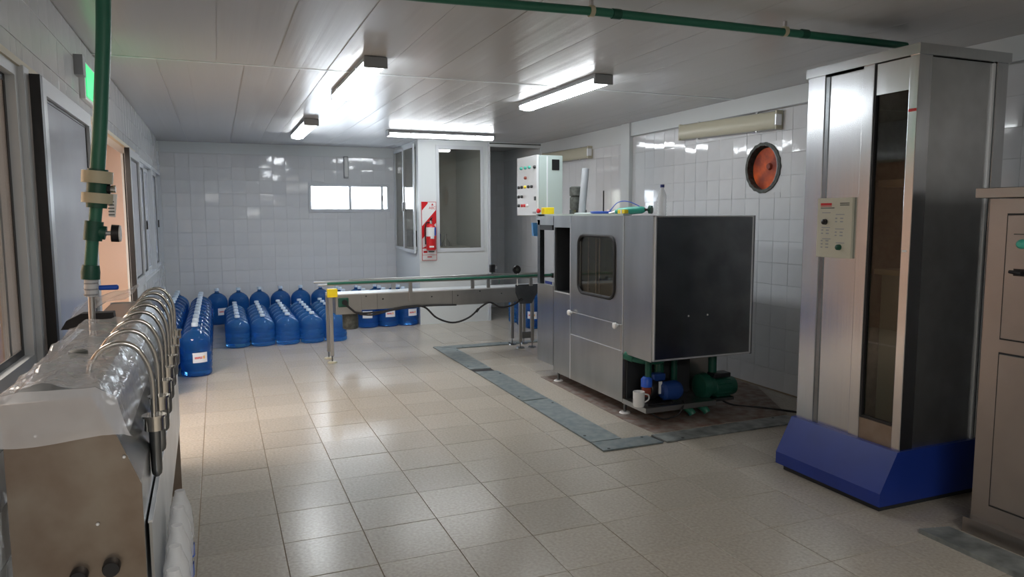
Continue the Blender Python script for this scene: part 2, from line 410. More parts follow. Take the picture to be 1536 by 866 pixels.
# adjoining room seen through the opening
r2 = new()
box(r2, -3.0, -2.9, 0, 10, 0, ZC); box(r2, -3, XN, 9.2, 9.3, 0, ZC); box(r2, -3, XN, 0, .1, 0, ZC)
box(r2, -2.0, -1.9, 6.9, 9.2, 0, ZC)
struct('wall_far', r2, 'peach')
struct('floor_2', B(-3, XL-.1, 0, 10, -.08, 0), 'ftile'); struct('ceiling_2', B(-3, XL-.1, 0, 10, ZC, ZC+.08), 'plain')
l = bpy.data.lights.new('room_lamp', 'AREA'); l.energy = ROOM2; l.size = 1.2; l.color = (1, .86, .74)
lo = bpy.data.objects.new('room_lamp', l); C.objects.link(lo); lo.location = (-1.7, 5.0, ZC-.06)
l = bpy.data.lights.new('rear_fill', 'AREA'); l.energy = OTHER; l.shape = 'RECTANGLE'; l.size = 2.4; l.size_y = .8; l.color = (1, .97, .93)  # unseen fill light, added to brighten the foreground
lo = bpy.data.objects.new('rear_fill', l); C.objects.link(lo); lo.location = (1.0, -1.3, ZC-.08)

# --- ceiling: PVC slats running along the room in two lengths
def slat(y0, y1, x0, x1):
    bm = new(); n = 8; A = []; Bv = []
    for k in range(n+1):
        u = k/n; x = x0+.0004+(x1-x0-.0008)*u; z = ZC-.0010*math.sin(PI*u)**.5+.002
        A.append(bm.verts.new((x, y0, z))); Bv.append(bm.verts.new((x, y1, z)))
    for k in range(n): bm.faces.new((A[k], A[k+1], Bv[k+1], Bv[k]))
    tl = [bm.verts.new((x, y, ZC+.006)) for x, y in ((A[0].co.x, y0), (A[-1].co.x, y0), (Bv[-1].co.x, y1), (Bv[0].co.x, y1))]
    bm.faces.new(tl); bm.faces.new((A[0], Bv[0], tl[3], tl[0])); bm.faces.new((A[-1], tl[1], tl[2], Bv[-1]))
    bm.faces.new([tl[0], tl[1]]+A[::-1]); bm.faces.new([tl[3]]+Bv+[tl[2]])
    return bm
cm = {}
for y0, y1 in ((YN, 1.9), (1.91, 5.86), (5.87, YB)):
    x = XL
    while x < XR-.01:
        x1 = min(x+.2, XR); k_ = (round(x1-x, 3), y0)
        if k_ not in cm:
            o = obj('ceiling_slat', slat(y0, y1, -(x1-x)/2, (x1-x)/2), 'pvc', ceiling, smooth=True, ang=30); cm[k_] = o.data
        else: o = bpy.data.objects.new('ceiling_slat', cm[k_]); C.objects.link(o); o.parent = ceiling
        o.location = ((x+x1)/2, 0, 0); o.rotation_euler = (0, random.gauss(0, .0012), 0); x = x1
struct('trim_6', B(XL, XR, 5.85, 5.88, ZC-.003, ZC+.004), 'plain')

# --- back window, white daylight behind it
bw = struct('window_4', new() if False else box(box(box(box(new(), 1.383, 2.708, YB-.02, YB+.10, 1.714, 1.762), 1.383, 2.708, YB-.02, YB+.10, 2.127, 2.175), 1.383, 1.425, YB-.02, YB+.10, 1.762, 2.127), 2.66, 2.708, YB-.02, YB+.10, 1.762, 2.127), 'alu')
obj('sash', box(box(new(), 2.03, 2.07, YB, YB+.04, 1.762, 2.127), 2.56, 2.60, YB, YB+.04, 1.762, 2.127), 'alu', bw)
obj('pane', B(1.425, 2.05, YB+.05, YB+.055, 1.762, 2.127), 'clear', bw)
obj('pane', B(2.05, 2.66, YB+.03, YB+.035, 1.762, 2.127), 'clear', bw)
obj('latch', B(2.575, 2.585, YB-.012, YB, 1.9, 1.98), 'black', bw)

# --- the glazed booth in the back corner
bx0, bx1, by = 2.8, 3.93, 10.55
bh = struct('wall_booth', new() if False else wall_with_holes(wall_with_holes(new(), 'y', by, by+.05, bx0, bx1, 0, ZC, [(3.10, 3.79, 1.15, 2.65)]),
            'x', bx0, bx0+.05, by+.05, YB, 0, ZC, [(10.70, 12.05, 1.12, 2.70)]), 'plain')
obj('side_panel', B(bx1-.05, bx1, by+.05, YB, 0, ZC), 'plain', bh)
fr = new()
for a in ((3.07, 3.115, 1.10, 2.70), (3.775, 3.82, 1.10, 2.70)): box(fr, a[0], a[1], by-.012, by, a[2], a[3])
box(fr, 3.115, 3.775, by-.012, by, 1.10, 1.155); box(fr, 3.115, 3.775, by-.012, by, 2.645, 2.70); box(fr, 3.89, 3.935, by-.014, by, 0, ZC)
wf = struct('window_5', fr, 'alu'); obj('pane', B(3.10, 3.79, by+.02, by+.026, 1.15, 2.65), 'booth', wf)
ws = struct('window_6', frame(new(), bx0-.02, bx0+.0, 11.35, 12.08, 1.10, 2.72, .045), 'alu')
obj('pane', B(bx0+.01, bx0+.015, 11.39, 12.04, 1.14, 2.68), 'booth', ws)
obj('sash', frame(new(), bx0-.045, bx0-.021, 10.68, 11.38, 1.08, 2.72, .05), 'alu', ws)
obj('sash_pane', B(bx0-.035, bx0-.03, 10.73, 11.33, 1.13, 2.67), 'booth', ws)
obj('latch', B(bx0-.06, bx0-.045, 11.335, 11.365, 1.72, 1.86), 'black', ws)
struct('trim_7', B(bx0-.004, bx0+.02, by-.006, by+.02, 0, ZC), 'plain')
t = thing('counter', 'pale counter inside the glazed booth, seen low through its panes', 'counter', (3.4, 11.8, 0))
obj('worktop', B(2.86, 3.87, 11.35, 12.08, 1.10, 1.14), 'white', t); obj('front_panel', B(2.88, 3.85, 11.42, 12.06, 0, 1.10), 'dark', t)
t = thing('instrument', 'dark boxy instrument on the booth counter, behind the large front pane', 'instrument', (3.32, 11.65, 1.14))
obj('casing', B(3.20, 3.42, 11.5, 11.8, 1.14, 1.36, bev=.02), 'bluep', t); obj('screen', B(3.22, 3.40, 11.493, 11.5, 1.2, 1.33), 'black', t)
obj('flask', lathe(new(), (3.53, 11.6, 1.14), [(.07, 0), (.07, .05), (.02, .13), (.02, .2)], 20), 'filmw', smooth=True, label='small conical white flask beside the dark instrument in the booth', cat='flask')
obj('equipment_box', B(2.92, 3.12, 11.5, 11.9, 1.14, 1.40, bev=.01), 'black', label='black box on the booth counter, behind the side pane', cat='box')

# ================================================================ LIGHT FIXTURES
def fixture(name, p, q, label, group, lit=True, up=None, W=.085, dep=.085):
    """p..q: centre line at the mounting surface; up: direction from lamp to surface"""
    p, q = Vector(p), Vector(q); up = Vector(up or (0, 0, 1)); d = (q-p).normalized(); s = d.cross(up); Lh = (q-p).length
    t = thing(name, label, 'light', tuple((p+q)/2), group)
    T = Matrix((d, s, up)).transposed().to_4x4(); T.translation = (p+q)/2
    def put(nm, bm, mat, **k):
        bm.transform(T); return obj(nm, bm, mat, t, **k)
    prof = [(-W, -.04), (-W*.9, 0), (W*.9, 0), (W, -.04)]
    put('housing', prism(new(), prof, 'x', -Lh/2+.01, Lh/2-.01), 'body')
    n = 10; pr = [(-W*.95, -.038)]+[(-W*.95*math.cos(PI*k/n), -.042-(dep-.042)*math.sin(PI*k/n)**.6) for k in range(n+1)]+[(W*.95, -.038)]
    put('diffuser', prism(new(), pr, 'x', -Lh/2+.02, Lh/2-.02), 'diff' if lit else 'cream_d', smooth=True)
    for e in (-1, 1): put('end_cap', box(new(), e*(Lh/2-.012)-.012, e*(Lh/2-.012)+.012, -W, W, -dep+.004, -.002, bev=.006), 'body' if lit else 'cream_d')
    for e in (-.3, .3): put('clip', box(new(), e*Lh-.012, e*Lh+.012, -W-.006, W+.006, -.05, -.03), 'alu_bare')
    if not lit: put('lens_end', box(new(), -Lh/2-.004, -Lh/2+.016, -.05, .05, -dep-.004, -.02, bev=.004), 'edge')
    return t
g = 'lit ceiling fluorescent fixtures'
fixture('ceiling_light', (1.09, 5.22, ZC), (1.09, 6.80, ZC), 'lit twin-tube ceiling light, the near one over the open floor left of the panel joint', g)
fixture('ceiling_light', (2.92, 5.20, ZC), (2.92, 6.78, ZC), 'lit twin-tube ceiling light running lengthwise above the bottle washing machine', g)
fixture('ceiling_light', (1.06, 8.75, ZC), (1.06, 10.33, ZC), 'lit ceiling light farthest from the camera, short looking, over the water jugs', g)
fixture('ceiling_light', (2.12, 9.57, ZC), (3.62, 9.57, ZC), 'lit ceiling light set crosswise in front of the glazed booth', g)
g = 'unlit wall fluorescent fixtures'
fixture('wall_light', (XR, 5.22, 2.50), (XR, 6.72, 2.54), 'unlit yellowed wall light above the round opening in the right wall', g, False, (1, 0, 0))
fixture('wall_light', (XR, 8.80, 2.50), (XR, 10.30, 2.52), 'unlit yellowed wall light half hidden behind the grey control cabinet', g, False, (1, 0, 0))
t = thing('wall_lamp', 'small upright white lamp on the tiled back wall above the window', 'lamp', (1.99, YB, 2.43))
obj('base', B(1.95, 2.03, YB-.03, YB, 2.26, 2.62, bev=.01), 'body', t); obj('cover', B(1.96, 2.02, YB-.06, YB-.03, 2.28, 2.60, bev=.015), 'white', t)
t = thing('wall_glow_box', 'green glow on the left wall behind the green pipe, made as a box', 'sign', (XL, 5.75, 2.5))  # green glow on the wall itself, built as a lit box
obj('casing', B(XL, XL+.035, 5.25, 6.05, 2.38, 2.62, bev=.006), 'white', t); obj('face', B(XL+.035, XL+.041, 5.28, 6.02, 2.40, 2.60), 'green_g', t)
obj('bracket', B(XL, XL+.05, 5.10, 5.20, 2.50, 2.62), 'body', t)

# ================================================================ ROUND FAN OPENING
t = thing('exhaust_fan', 'round dark-rimmed opening with a rusty orange disc high in the right wall', 'fan', (XR, HY, HZ))
bm = new(); n = 40; R_ = [[], [], [], []]
for i, (r, x) in enumerate(((HR, XR-.015), (HR-.03, XR-.015), (HR-.03, XR+.3), (HR, XR+.3))):
    for k in range(n):
        j = 1+.018*math.sin(k*2.9+i); R_[i].append(bm.verts.new((x, HY+r*j*math.cos(2*PI*k/n), HZ+r*j*math.sin(2*PI*k/n))))
for i in range(4):
    a, b = R_[i], R_[(i+1) % 4]
    for k in range(n): bm.faces.new((a[k], a[(k+1) % n], b[(k+1) % n], b[k]))
obj('duct', bm, 'grime', t)
obj('disc', lathe(new(), (XR+.04, HY-.01, HZ-.01), [(.198, 0), (.198, .02), (.03, .03)], 36, 'x'), 'orange', t, smooth=True)
obj('hub', lathe(new(), (XR+.02, HY-.04, HZ+.01), [(.025, 0), (.035, .02)], 18, 'x'), 'rust', t, smooth=True)
obj('guard_ring', tube(new(), [(XR+.0, HY+.185*math.cos(a), HZ+.21*math.sin(a)) for a in [PI/2+.1+i*PI/20 for i in range(20)]], .008), 'body', t, smooth=True)
obj('backing', B(XR+.29, XR+.31, HY-HR, HY+HR, HZ-HR, HZ+HR), 'dark', t)

# ================================================================ DRAIN COVERS AND TRENCH
obj('gutter', box(box(box(new(), 2.45, 2.67, 4.32, 8.60, 0, .003), 2.45, 4.15, 4.32, 4.46, 0, .003), 2.5, 3.9, 8.47, 8.6, 0, .003), 'rubber',
    label='dark floor gutter showing in the gaps between the grey cover plates', cat='gutter')
def plate(poly, label, mat='galv', h=.012, holes=True):
    g_ = 'grey metal covers over the floor gutter'
    cx = sum(p[0] for p in poly)/len(poly); cy = sum(p[1] for p in poly)/len(poly)
    t = thing('drain_cover', label, 'cover', (cx, cy, 0), g_)
    bm = prism(new(), poly, 'z', .002, h); obj('cover_plate', bm, mat, t)
    for f in (.12, .88):
        x = poly[0][0]*(1-f)+poly[2][0]*f; y = poly[0][1]*(1-f)+poly[2][1]*f
        obj('screw', lathe(new(), (x, y, h), [(.012, 0), (.010, .0015)], 10), 'dark', t)
plate([(2.44, 7.19), (2.67, 7.17), (2.68, 8.44), (2.44, 8.62)], 'grey gutter cover from the far corner down to the open gap')
plate([(2.69, 8.44), (3.42, 8.45), (3.42, 8.60), (2.45, 8.63)], 'grey gutter cover lying crosswise behind the other strip, toward the conveyor leg')
plate([(3.45, 8.46), (4.0, 8.47), (4.0, 8.60), (3.45, 8.60)], 'grey gutter cover under the far conveyor legs by the machine')
plate([(2.44, 5.76), (2.69, 5.77), (2.69, 7.02), (2.45, 7.05)], 'grey gutter cover beside the machine, just nearer than the open gap')
plate([(2.44, 4.49), (2.69, 4.49), (2.69, 5.75), (2.44, 5.74)], 'long grey gutter cover beside the machine ending at the near corner')
plate([(2.43, 4.29), (2.925, 4.29), (2.90, 4.47), (2.44, 4.48)], 'short grey gutter cover forming the near corner of the strip')
plate([(2.955, 4.29), (4.25, 4.30), (4.25, 4.50), (2.94, 4.47)], 'worn pale-streaked gutter cover running from the corner to the blue base', 'galvp')
obj('floor_strip', prism(new(), [(3.28, 1.3), (3.30, 2.53), (3.47, 2.49), (3.47, 1.3)], 'z', 0, .025), 'galvp', label='worn grey strip on the floor along the front of the right cabinet', cat='strip')
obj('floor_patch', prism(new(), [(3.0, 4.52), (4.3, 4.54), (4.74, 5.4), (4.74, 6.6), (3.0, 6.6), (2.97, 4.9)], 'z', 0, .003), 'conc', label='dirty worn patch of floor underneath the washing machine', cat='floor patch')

# ================================================================ BOTTLE WASHING MACHINE
t = mach = thing('bottle_washer', 'large stainless steel bottle washing machine with a dark end panel and a windowed door', 'machine', (3.5, 5.6, 0))
X0, X1, ZT = 3.05, 4.0, 1.64
obj('end_housing', B(X0, X1, 4.66, 5.075, .515, ZT), 'steel', t)
obj('end_panel', B(X0+.02, X1-.02, 4.648, 4.66, .535, ZT-.012), 'steel_dark', t)
fr = new(); box(fr, X0+.012, X0+.022, 4.642, 4.66, .53, ZT); box(fr, X1-.022, X1-.012, 4.642, 4.66, .53, ZT); box(fr, X0+.012, X1-.012, 4.642, 4.66, .523, .533); box(fr, X0+.012, X1-.012, 4.646, 4.66, ZT-.008, ZT)
obj('edge_strip', fr, 'edge', t)
for x in (3.38, 3.56): obj('rivet', lathe(new(), (x, 4.648, .86), [(.006, -.004), (.008, 0)], 10, 'y'), 'edge', t)
obj('rear_edge', B(X1-.01, X1+.004, 4.646, 4.70, .515, ZT), 'steel_dark', t)
core = new(); box(core, X0+.015, X1, 5.08, 6.03, .12, ZT-.005); 
obj('core', core, 'steel', t)
dr = obj('door', wall_with_holes(new(), 'x', X0-.004, X0+.015, 5.09, 6.02, .76, ZT, [(5.22, 5.87, .94, 1.47)]), 'steel', t)
# rounded rubber frame of the window
def rrect(y0, y1, z0, z1, r, n=6):
    out = []
    for cy, cz, a0 in ((y1-r, z1-r, 0), (y0+r, z1-r, PI/2), (y0+r, z0+r, PI), (y1-r, z0+r, 1.5*PI)):
        for k in range(n+1): out.append((cy+r*math.cos(a0+PI/2*k/n), cz+r*math.sin(a0+PI/2*k/n)))
    return out
pts = rrect(5.215, 5.865, .945, 1.465, .09); pts.append(pts[0]); pts.append(pts[1])
obj('window_seal', tube(new(), [(X0-.006, a, b) for a, b in pts], .014, 10, cap=False), 'rubber', dr, smooth=True)
obj('window_corner', frame(new(), X0-.002, X0+.006, 5.2, 5.88, .925, 1.485, .035), 'steel', dr)
obj('door_glass', B(X0+.004, X0+.008, 5.215, 5.865, .94, 1.47), 'tint', dr)
bm = new()
for y in (5.50, 5.56, 5.70): tube(bm, [(X0+.013, y, .95), (X0+.013, y, 1.46)], .008, 8)
obj('inner_bars', bm, 'steel_dark', dr); obj('inner_panel', B(X0+.0151, X0+.018, 5.22, 5.87, .94, 1.47), 'innerg', dr)
obj('hatch', B(X0-.006, X0+.014, 5.10, 6.01, .535, .745, bev=.003), 'steel', t)
obj('hatch_edge', box(box(new(), X0-.009, X0-.005, 5.10, 6.01, .744, .75), X0-.009, X0-.005, 5.10, 6.01, .528, .534), 'edge', t)
for y, z in ((5.99, .74), (5.15, .735)): obj('knob', lathe(new(), (X0-.04, y, z), [(.012, .034), (.012, .015), (.026, .012), (.026, -.006), (.018, -.012)], 18, 'x'), 'white', t, smooth=True)
obj('lower_panel', B(X0-.002, X0+.014, 5.075, 6.03, .10, .527), 'steel', t)
for y in (5.083, 6.03): obj('seam', B(X0-.006, X0, y-.004, y+.003, .10 if y > 6 else .52, ZT), 'edge', t)
# section with the tall dark opening
obj('opening_frame', wall_with_holes(new(), 'x', X0, X0+.02, 6.035, 6.40, .10, ZT, [(6.055, 6.375, .912, 1.53)]), 'steel', t)
obj('opening_box', wall_with_holes(new(), 'y', 6.04, 6.40, X0+.02, X1, .10, ZT, [(X0+.02, X1-.4, .9, 1.54)]) if False else box(box(box(new(), X0+.35, X1, 6.04, 6.40, .1, ZT), X0+.02, X0+.35, 6.04, 6.40, .1, .905), X0+.02, X0+.35, 6.04, 6.40, 1.535, ZT-.004), 'dark', t)
obj('opening_side', B(X0+.02, X0+.36, 6.385, 6.40, .9, 1.54), 'dark', t)
obj('sill_edge', B(X0-.006, X0, 6.05, 6.38, .900, .910), 'edge', t)
# far end section: low box with an open post frame over it
obj('far_box', B(X0+.0, X1, 6.41, 6.79, .15, .95), 'steel', t)
obj('far_post', B(X0, X0+.05, 6.73, 6.79, .95, 1.60), 'steel_dark', t); obj('far_post', B(X1-.05, X1, 6.73, 6.79, .95, 1.60), 'steel_dark', t)
obj('far_rail', B(X0, X1, 6.41, 6.80, 1.55, ZT), 'steel', t)
obj('far_rail', B(X0+.001, X0+.03, 6.44, 6.79, 1.50, 1.55), 'black', t)
obj('maker_plate', B(X0-.004, X0, 6.44, 6.60, .962, .99), 'bluep', t)
obj('top_channel', B(X0-.01, X0+.05, 5.08, 6.80, ZT, ZT+.018), 'panel', t)
for y in (5.10, 6.37): obj('leg', tube(new(), [(X0+.04, y, 0), (X0+.04, y, .12)], .013), 'steel_dark', t)
for y in (5.10, 6.37): obj('leg', tube(new(), [(X1-.06, y, 0), (X1-.06, y, .12)], .013), 'steel_dark', t)
for y in (5.10, 6.37): obj('foot_pad', lathe(new(), (X0+.04, y, .001), [(.05, 0), (.04, .012)], 16), 'white', t)
# tray, frame and plumbing below the end housing
obj('tray', B(X0+.0, 3.72, 4.72, 5.08, .095, .135), 'steel', t)
obj('mat', B(X0+.06, 3.35, 4.78, 5.06, .136, .15), 'black', t)
obj('back_plate', B(3.08, 3.70, 5.055, 5.075, .13, .515), 'dark', t)
obj('inlet_pipe', tube(new(), bez([(2.99+.07, 5.04, .50), (3.12, 4.97, .475), (3.2, 4.92, .465), (3.3, 4.9, .47), (3.34, 4.9, .51)]), .028), 'green', t, smooth=True)
obj('inlet_socket', tube(new(), [(3.055, 5.05, .505), (3.10, 4.99, .485)], .038), 'green', t, smooth=True)
obj('down_pipe', tube(new(), [(3.145, 4.84, .515), (3.145, 4.84, .33)], .026), 'green_d', t, smooth=True)
obj('valve_body', lathe(new(), (3.13, 4.84, .28), [(.028, .08), (.045, .06), (.045, 0), (.03, -.005)], 18), 'blue', t, smooth=True)
obj('valve_cup', lathe(new(), (3.13, 4.84, .20), [(.025, 0), (.037, .03), (.037, .075)], 18), 'rust', t, smooth=True)
p = obj('pump', lathe(new(), (3.17, 4.92, .235), [(.05, 0), (.085, .01), (.09, .02), (.09, .06), (.075, .08), (.075, .21)], 24, 'x'), 'black', t, smooth=True)
obj('pump_body', lathe(new(), (3.38, 4.83, .23), [(.05, -.12), (.074, -.10), (.08, 0), (.08, .02), (.06, .055), (.03, .065)], 24, 'x'), 'bluem', p, smooth=True)
obj('name_plate', B(3.24, 3.27, 4.828, 4.835, .21, .31), 'white', p)
obj('terminal_box', B(3.22, 3.34, 4.88, 4.96, .30, .36, bev=.01), 'bluem', p)
for x, y, r, z0 in ((3.34, 4.98, .04, .30), (3.50, 5.0, .028, .15), (3.80, 4.88, .035, .28)):
    obj('riser_pipe', tube(new(), [(x, y, .515), (x, y, z0)], r), 'green_d', t, smooth=True)
p = obj('motor', lathe(new(), (3.78, 4.87, .225), [(.05, -.14), (.10, -.12), (.11, -.06), (.085, -.04), (.085, .0)], 24, 'x'), 'green_d', t, smooth=True)
bm = new(); lathe(bm, (3.78, 4.87, .205), [(.07, 0), (.082, .02), (.082, .19), (.075, .22), (.04, .235)], 24, 'x')
for k in range(14):
    a = 2*PI*k/14; box(bm, 3.80, 3.94, 4.87+.082*math.cos(a)-.003, 4.87+.082*math.cos(a)+.003, .205+.082*math.sin(a)-.008, .205+.082*math.sin(a)+.008)
obj('motor_housing', bm, 'green_d', p, smooth=True)
obj('terminal_box', B(3.76, 3.93, 4.80, 4.90, .295, .335, bev=.008), 'black', p)
obj('motor_foot', B(3.70, 3.95, 4.78, 4.95, .105, .13), 'steel_dark', p)
for x in (3.50, 3.64): obj('outlet_elbow', tube(new(), bez([(x-.06, 4.95, .09), (x-.02, 4.82, .085), (x, 4.76, .06), (x+.01, 4.74, .035)]), .03), 'green', t, smooth=True)
obj('rear_leg', tube(new(), [(3.74, 4.95, 0), (3.74, 4.95, .12)], .014), 'steel_dark', t)
obj('hose', tube(new(), bez([(3.45, 4.80, .14), (3.40, 4.72, .12), (3.33, 4.70, .06), (3.22, 4.74, .03), (3.12, 4.80, .09)]), .006), 'rubber', t, smooth=True)
obj('power_cable', tube(new(), bez([(3.9, 5.0, .12), (4.05, 4.95, .015), (4.25, 4.75, .008), (4.4, 4.55, .008), (4.45, 4.40, .008)]), .008), 'rubber', smooth=True,
    label='thin dark cable on the floor between the pumps and the blue base', cat='cable')
t = thing('mug', 'white mug standing on the tray edge beside the pumps', 'mug', (3.035, 4.80, .15))
obj('cup', lathe(new(), (3.035, 4.80, .137), [(.04, 0), (.045, .01), (.047, .12), (.043, .12), (.04, .02)], 24, capt=True), 'white', t, smooth=True)
obj('handle', tube(new(), bez([(3.078, 4.79, .235), (3.11, 4.78, .225), (3.112, 4.78, .19), (3.078, 4.79, .165)]), .006), 'white', t, smooth=True)

# --- on top of the machine
t = thing('control_cabinet', 'tall grey-green control cabinet with buttons on its white front, at the machine far end', 'cabinet', (3.2, 7.0, 1.63))
ca, cb = 6.80, 7.32
obj('body', B(3.07, 3.34, ca, cb, 1.64, 2.26, bev=.006), 'panel', t)
obj('support', B(3.12, 3.30, ca, ca+.10, 1.60, 1.64), 'grime', t)
d = obj('front_door', B(3.045, 3.068, ca-.004, cb+.004, 1.645, 2.262, bev=.004), 'panel_f', t)
obj('side_strip', B(3.155, 3.17, ca-.004, ca, 1.65, 2.25), 'panel_f', t)
obj('vent', box(new(), 3.215, 3.30, ca-.008, ca+.002, 2.11, 2.22, bev=.004), 'black', t)
obj('lock', B(3.035, 3.046, ca+.02, ca+.05, 1.80, 1.84), 'black', t)
obj('badge', B(3.038, 3.046, ca+.02, ca+.09, 1.665, 1.685), 'body', t)
def btn(fy, z, mat, r=.016):
    y = cb-(cb-ca)*fy; obj('button', lathe(new(), (3.022, y, z), [(r*.7, 0), (r, .006), (r, .024)], 14, 'x'), mat, t, smooth=True)
for f in (.25, .47, .67): btn(f, 2.145, 'green_tool')
btn(.93, 2.14, 'black'); btn(.47, 2.04, 'rust')
for f, c in zip((.12, .28, .45, .62, .78), ('black', 'black', 'yellow', 'black', 'black')): btn(f, 1.945, c)
for f in (.12, .28): btn(f, 1.845, 'black')
for f, c in zip((.12, .30, .42, .56), ('black', 'red', 'red', 'white')): btn(f, 1.75, c)
obj('blue_bag', prism(new(), [(3.09, 1.43), (3.20, 1.42), (3.21, 1.565), (3.08, 1.57)], 'y', 6.98, 7.02), 'bag', label='crumpled blue plastic bag hanging under the control cabinet', cat='bag')
t = thing('emergency_stop', 'yellow emergency stop box with a red button, on the machine corner below the control cabinet', 'switch', (3.07, 6.70, ZT))
obj('box', B(3.04, 3.15, 6.60, 6.68, 1.655, 1.725, bev=.006), 'yellow', t); obj('button', lathe(new(), (3.02, 6.70, 1.69), [(.012, .02), (.022, .01), (.026, -.006), (.018, -.016)], 18, 'x'), 'red', t, smooth=True)
obj('bracket', B(3.04, 3.16, 6.60, 6.78, 1.64, 1.655), 'steel', t)
t = thing('drive_motor', 'grey cylindrical motor on the machine top beside the cabinet', 'motor', (3.35, 6.45, ZT))
bm = new(); lathe(bm, (3.32, 6.45, ZT+.06), [(.06, 0), (.065, .02), (.065, .12), (.055, .125), (.055, .135), (.068, .14), (.068, .22), (.05, .23)], 24)
obj('housing', bm, 'grime', t, smooth=True); obj('base', B(3.28, 3.40, 6.38, 6.52, ZT, ZT+.06), 'steel_dark', t)
obj('steel_pipe', tube(new(), [(3.24, 6.18, ZT+.02), (3.30, 6.22, 2.09)], .035, 20), 'body', smooth=True, label='short grey steel pipe leaning upright on the machine top', cat='pipe')
obj('green_cloth', B(3.14, 3.40, 5.75, 6.15, ZT, ZT+.03, bev=.01), 'panel', label='pale green folded strip lying on the machine top behind the blue hose', cat='cloth')
t = thing('pneumatic_tool', 'green hand tool with a round end lying on the machine top', 'tool', (3.2, 5.2, ZT))
a, b = Vector((3.12, 5.34, ZT+.035)), Vector((3.27, 5.12, ZT+.05))
obj('barrel', tube(new(), [a, a.lerp(b, .1), a.lerp(b, .5), a.lerp(b, .9), b], [.015, .027, .032, .030, .018], 18), 'green_tool', t, smooth=True)
obj('end_cap', tube(new(), [b+Vector((.02, -.03, .0)), b+Vector((.035, -.05, 0))], .034, 18), 'green_d', t, smooth=True)
obj('neck', tube(new(), [b, b+Vector((.03, -.035, 0))], .01), 'black', t)
obj('fitting', tube(new(), [a, a+Vector((-.03, .05, -.015))], .012), 'chrome', t)
bm = new()
for k in range(4):
    tube(bm, [(3.16+(.085+.006*k)*math.cos(i*PI/12), 5.58+(.17+.01*k)*math.sin(i*PI/12), ZT+.008+.009*k) for i in range(25)], .005, 8)
tube(bm, bez([(3.12, 5.45, ZT+.03), (3.16, 5.38, ZT+.11), (3.2, 5.28, ZT+.12), (3.24, 5.16, ZT+.08)]), .004, 8)
obj('blue_hose', bm, 'blue', smooth=True, label='thin blue air hose coiled on the machine top', cat='hose')
t = thing('hand_tool', 'small metal fitting with an upright rod inside the blue hose coil', 'tool', (3.16, 5.58, ZT))
obj('rod', tube(new(), [(3.15, 5.60, ZT+.02), (3.15, 5.60, ZT+.22)], .006), 'black', t); obj('block', B(3.11, 3.19, 5.46, 5.66, ZT+.0, ZT+.035, bev=.005), 'steel', t)
obj('nut', lathe(new(), (3.15, 5.50, ZT+.035), [(.02, 0), (.02, .02)], 6), 'edge', t)
t = thing('tape_measure', 'small yellow gadget on the machine edge under the green tool', 'tool', (3.1, 5.18, ZT))
obj('case', B(3.08, 3.12, 5.13, 5.24, ZT+.018, ZT+.05, bev=.005), 'yellow', t); obj('clip', B(3.078, 3.122, 5.17, 5.19, ZT+.02, ZT+.052), 'white', t)
t = thing('water_bottle', 'clear ribbed plastic water bottle with a blue cap standing on the machine', 'bottle', (3.26, 4.86, ZT))
pr = [(.030, 0), (.036, .008)]+[(.036-(.003 if k % 2 else 0), .012+.012*k) for k in range(10)]+[(.036, .135), (.034, .16), (.022, .19), (.013, .21), (.013, .222)]
obj('bottle_body', lathe(new(), (3.26, 4.86, ZT), pr, 24), 'pet', t, smooth=True); obj('cap', lathe(new(), (3.26, 4.86, ZT+.222), [(.016, 0), (.016, .022)], 18), 'bluep', t, smooth=True)

# ================================================================ CONVEYOR
t = conv = thing('conveyor', 'long low stainless conveyor with a green guide rail leading to the machine', 'conveyor', (2.4, 8.3, 0))
cy0, cy1 = 8.15, 8.48
obj('side_plate', B(1.48, 3.42, cy0, cy0+.01, .585, .765), 'steel', t); obj('side_plate', B(1.48, 3.42, cy1-.01, cy1, .585, .765), 'steel', t)
obj('end_box', B(1.19, 1.48, cy0-.004, cy1, .545, .768, bev=.004), 'steel', t)
obj('belt', B(1.12, 3.95, cy0+.02, cy1-.02, .745, .775), 'panel_f', t); obj('belt_edge', B(1.14, 3.95, cy0-.004, cy0+.02, .762, .776), 'edge', t)
obj('seam', B(1.655, 1.658, cy0-.002, cy0, .59, .762), 'dark', t); obj('seam', B(2.55, 2.553, cy0-.002, cy0, .59, .762), 'dark', t)
for x in (1.53, 1.72, 1.725, 2.3, 2.62, 2.9, 2.62, 3.18): obj('bolt', lathe(new(), (x, cy0-.004, random.choice((.62, .70, .74))), [(.007, 0), (.009, .004)], 8, 'y'), 'dark', t)
obj('yellow_box', B(1.10, 1.21, cy0-.03, cy0+.05, .775-.03, .84, bev=.006), 'yellow', t)
obj('motor', B(1.215, 1.33, cy0-.03, cy0-.004, .63, .735, bev=.01), 'green_d', t); obj('motor_shaft', lathe(new(), (1.285, cy0-.06, .685), [(.03, 0), (.032, .03)], 16, 'y'), 'black', t, smooth=True)
obj('motor_can', lathe(new(), (1.37, cy0+.14, .36), [(.08, 0), (.09, .02), (.09, .18)], 20), 'grime', t, smooth=True)
for x in (1.14, 3.44, 3.60):
    for y in (cy0+.03, cy1-.03):
        lg = obj('leg', B(x-.02, x+.02, y-.02, y+.02, .08, .745, bev=.003), 'steel', t)
        obj('leg_screw', tube(new(), [(x, y, .01), (x, y, .09)], .008), 'steel_dark', lg); obj('foot_disc', lathe(new(), (x, y, .001), [(.055, 0), (.045, .012), (.012, .016)], 18), 'cream' if x < 2 else 'steel_dark', lg)
obj('cross_brace', B(3.45, 3.60, cy0+.02, cy0+.04, .12, .20), 'steel_dark', t)
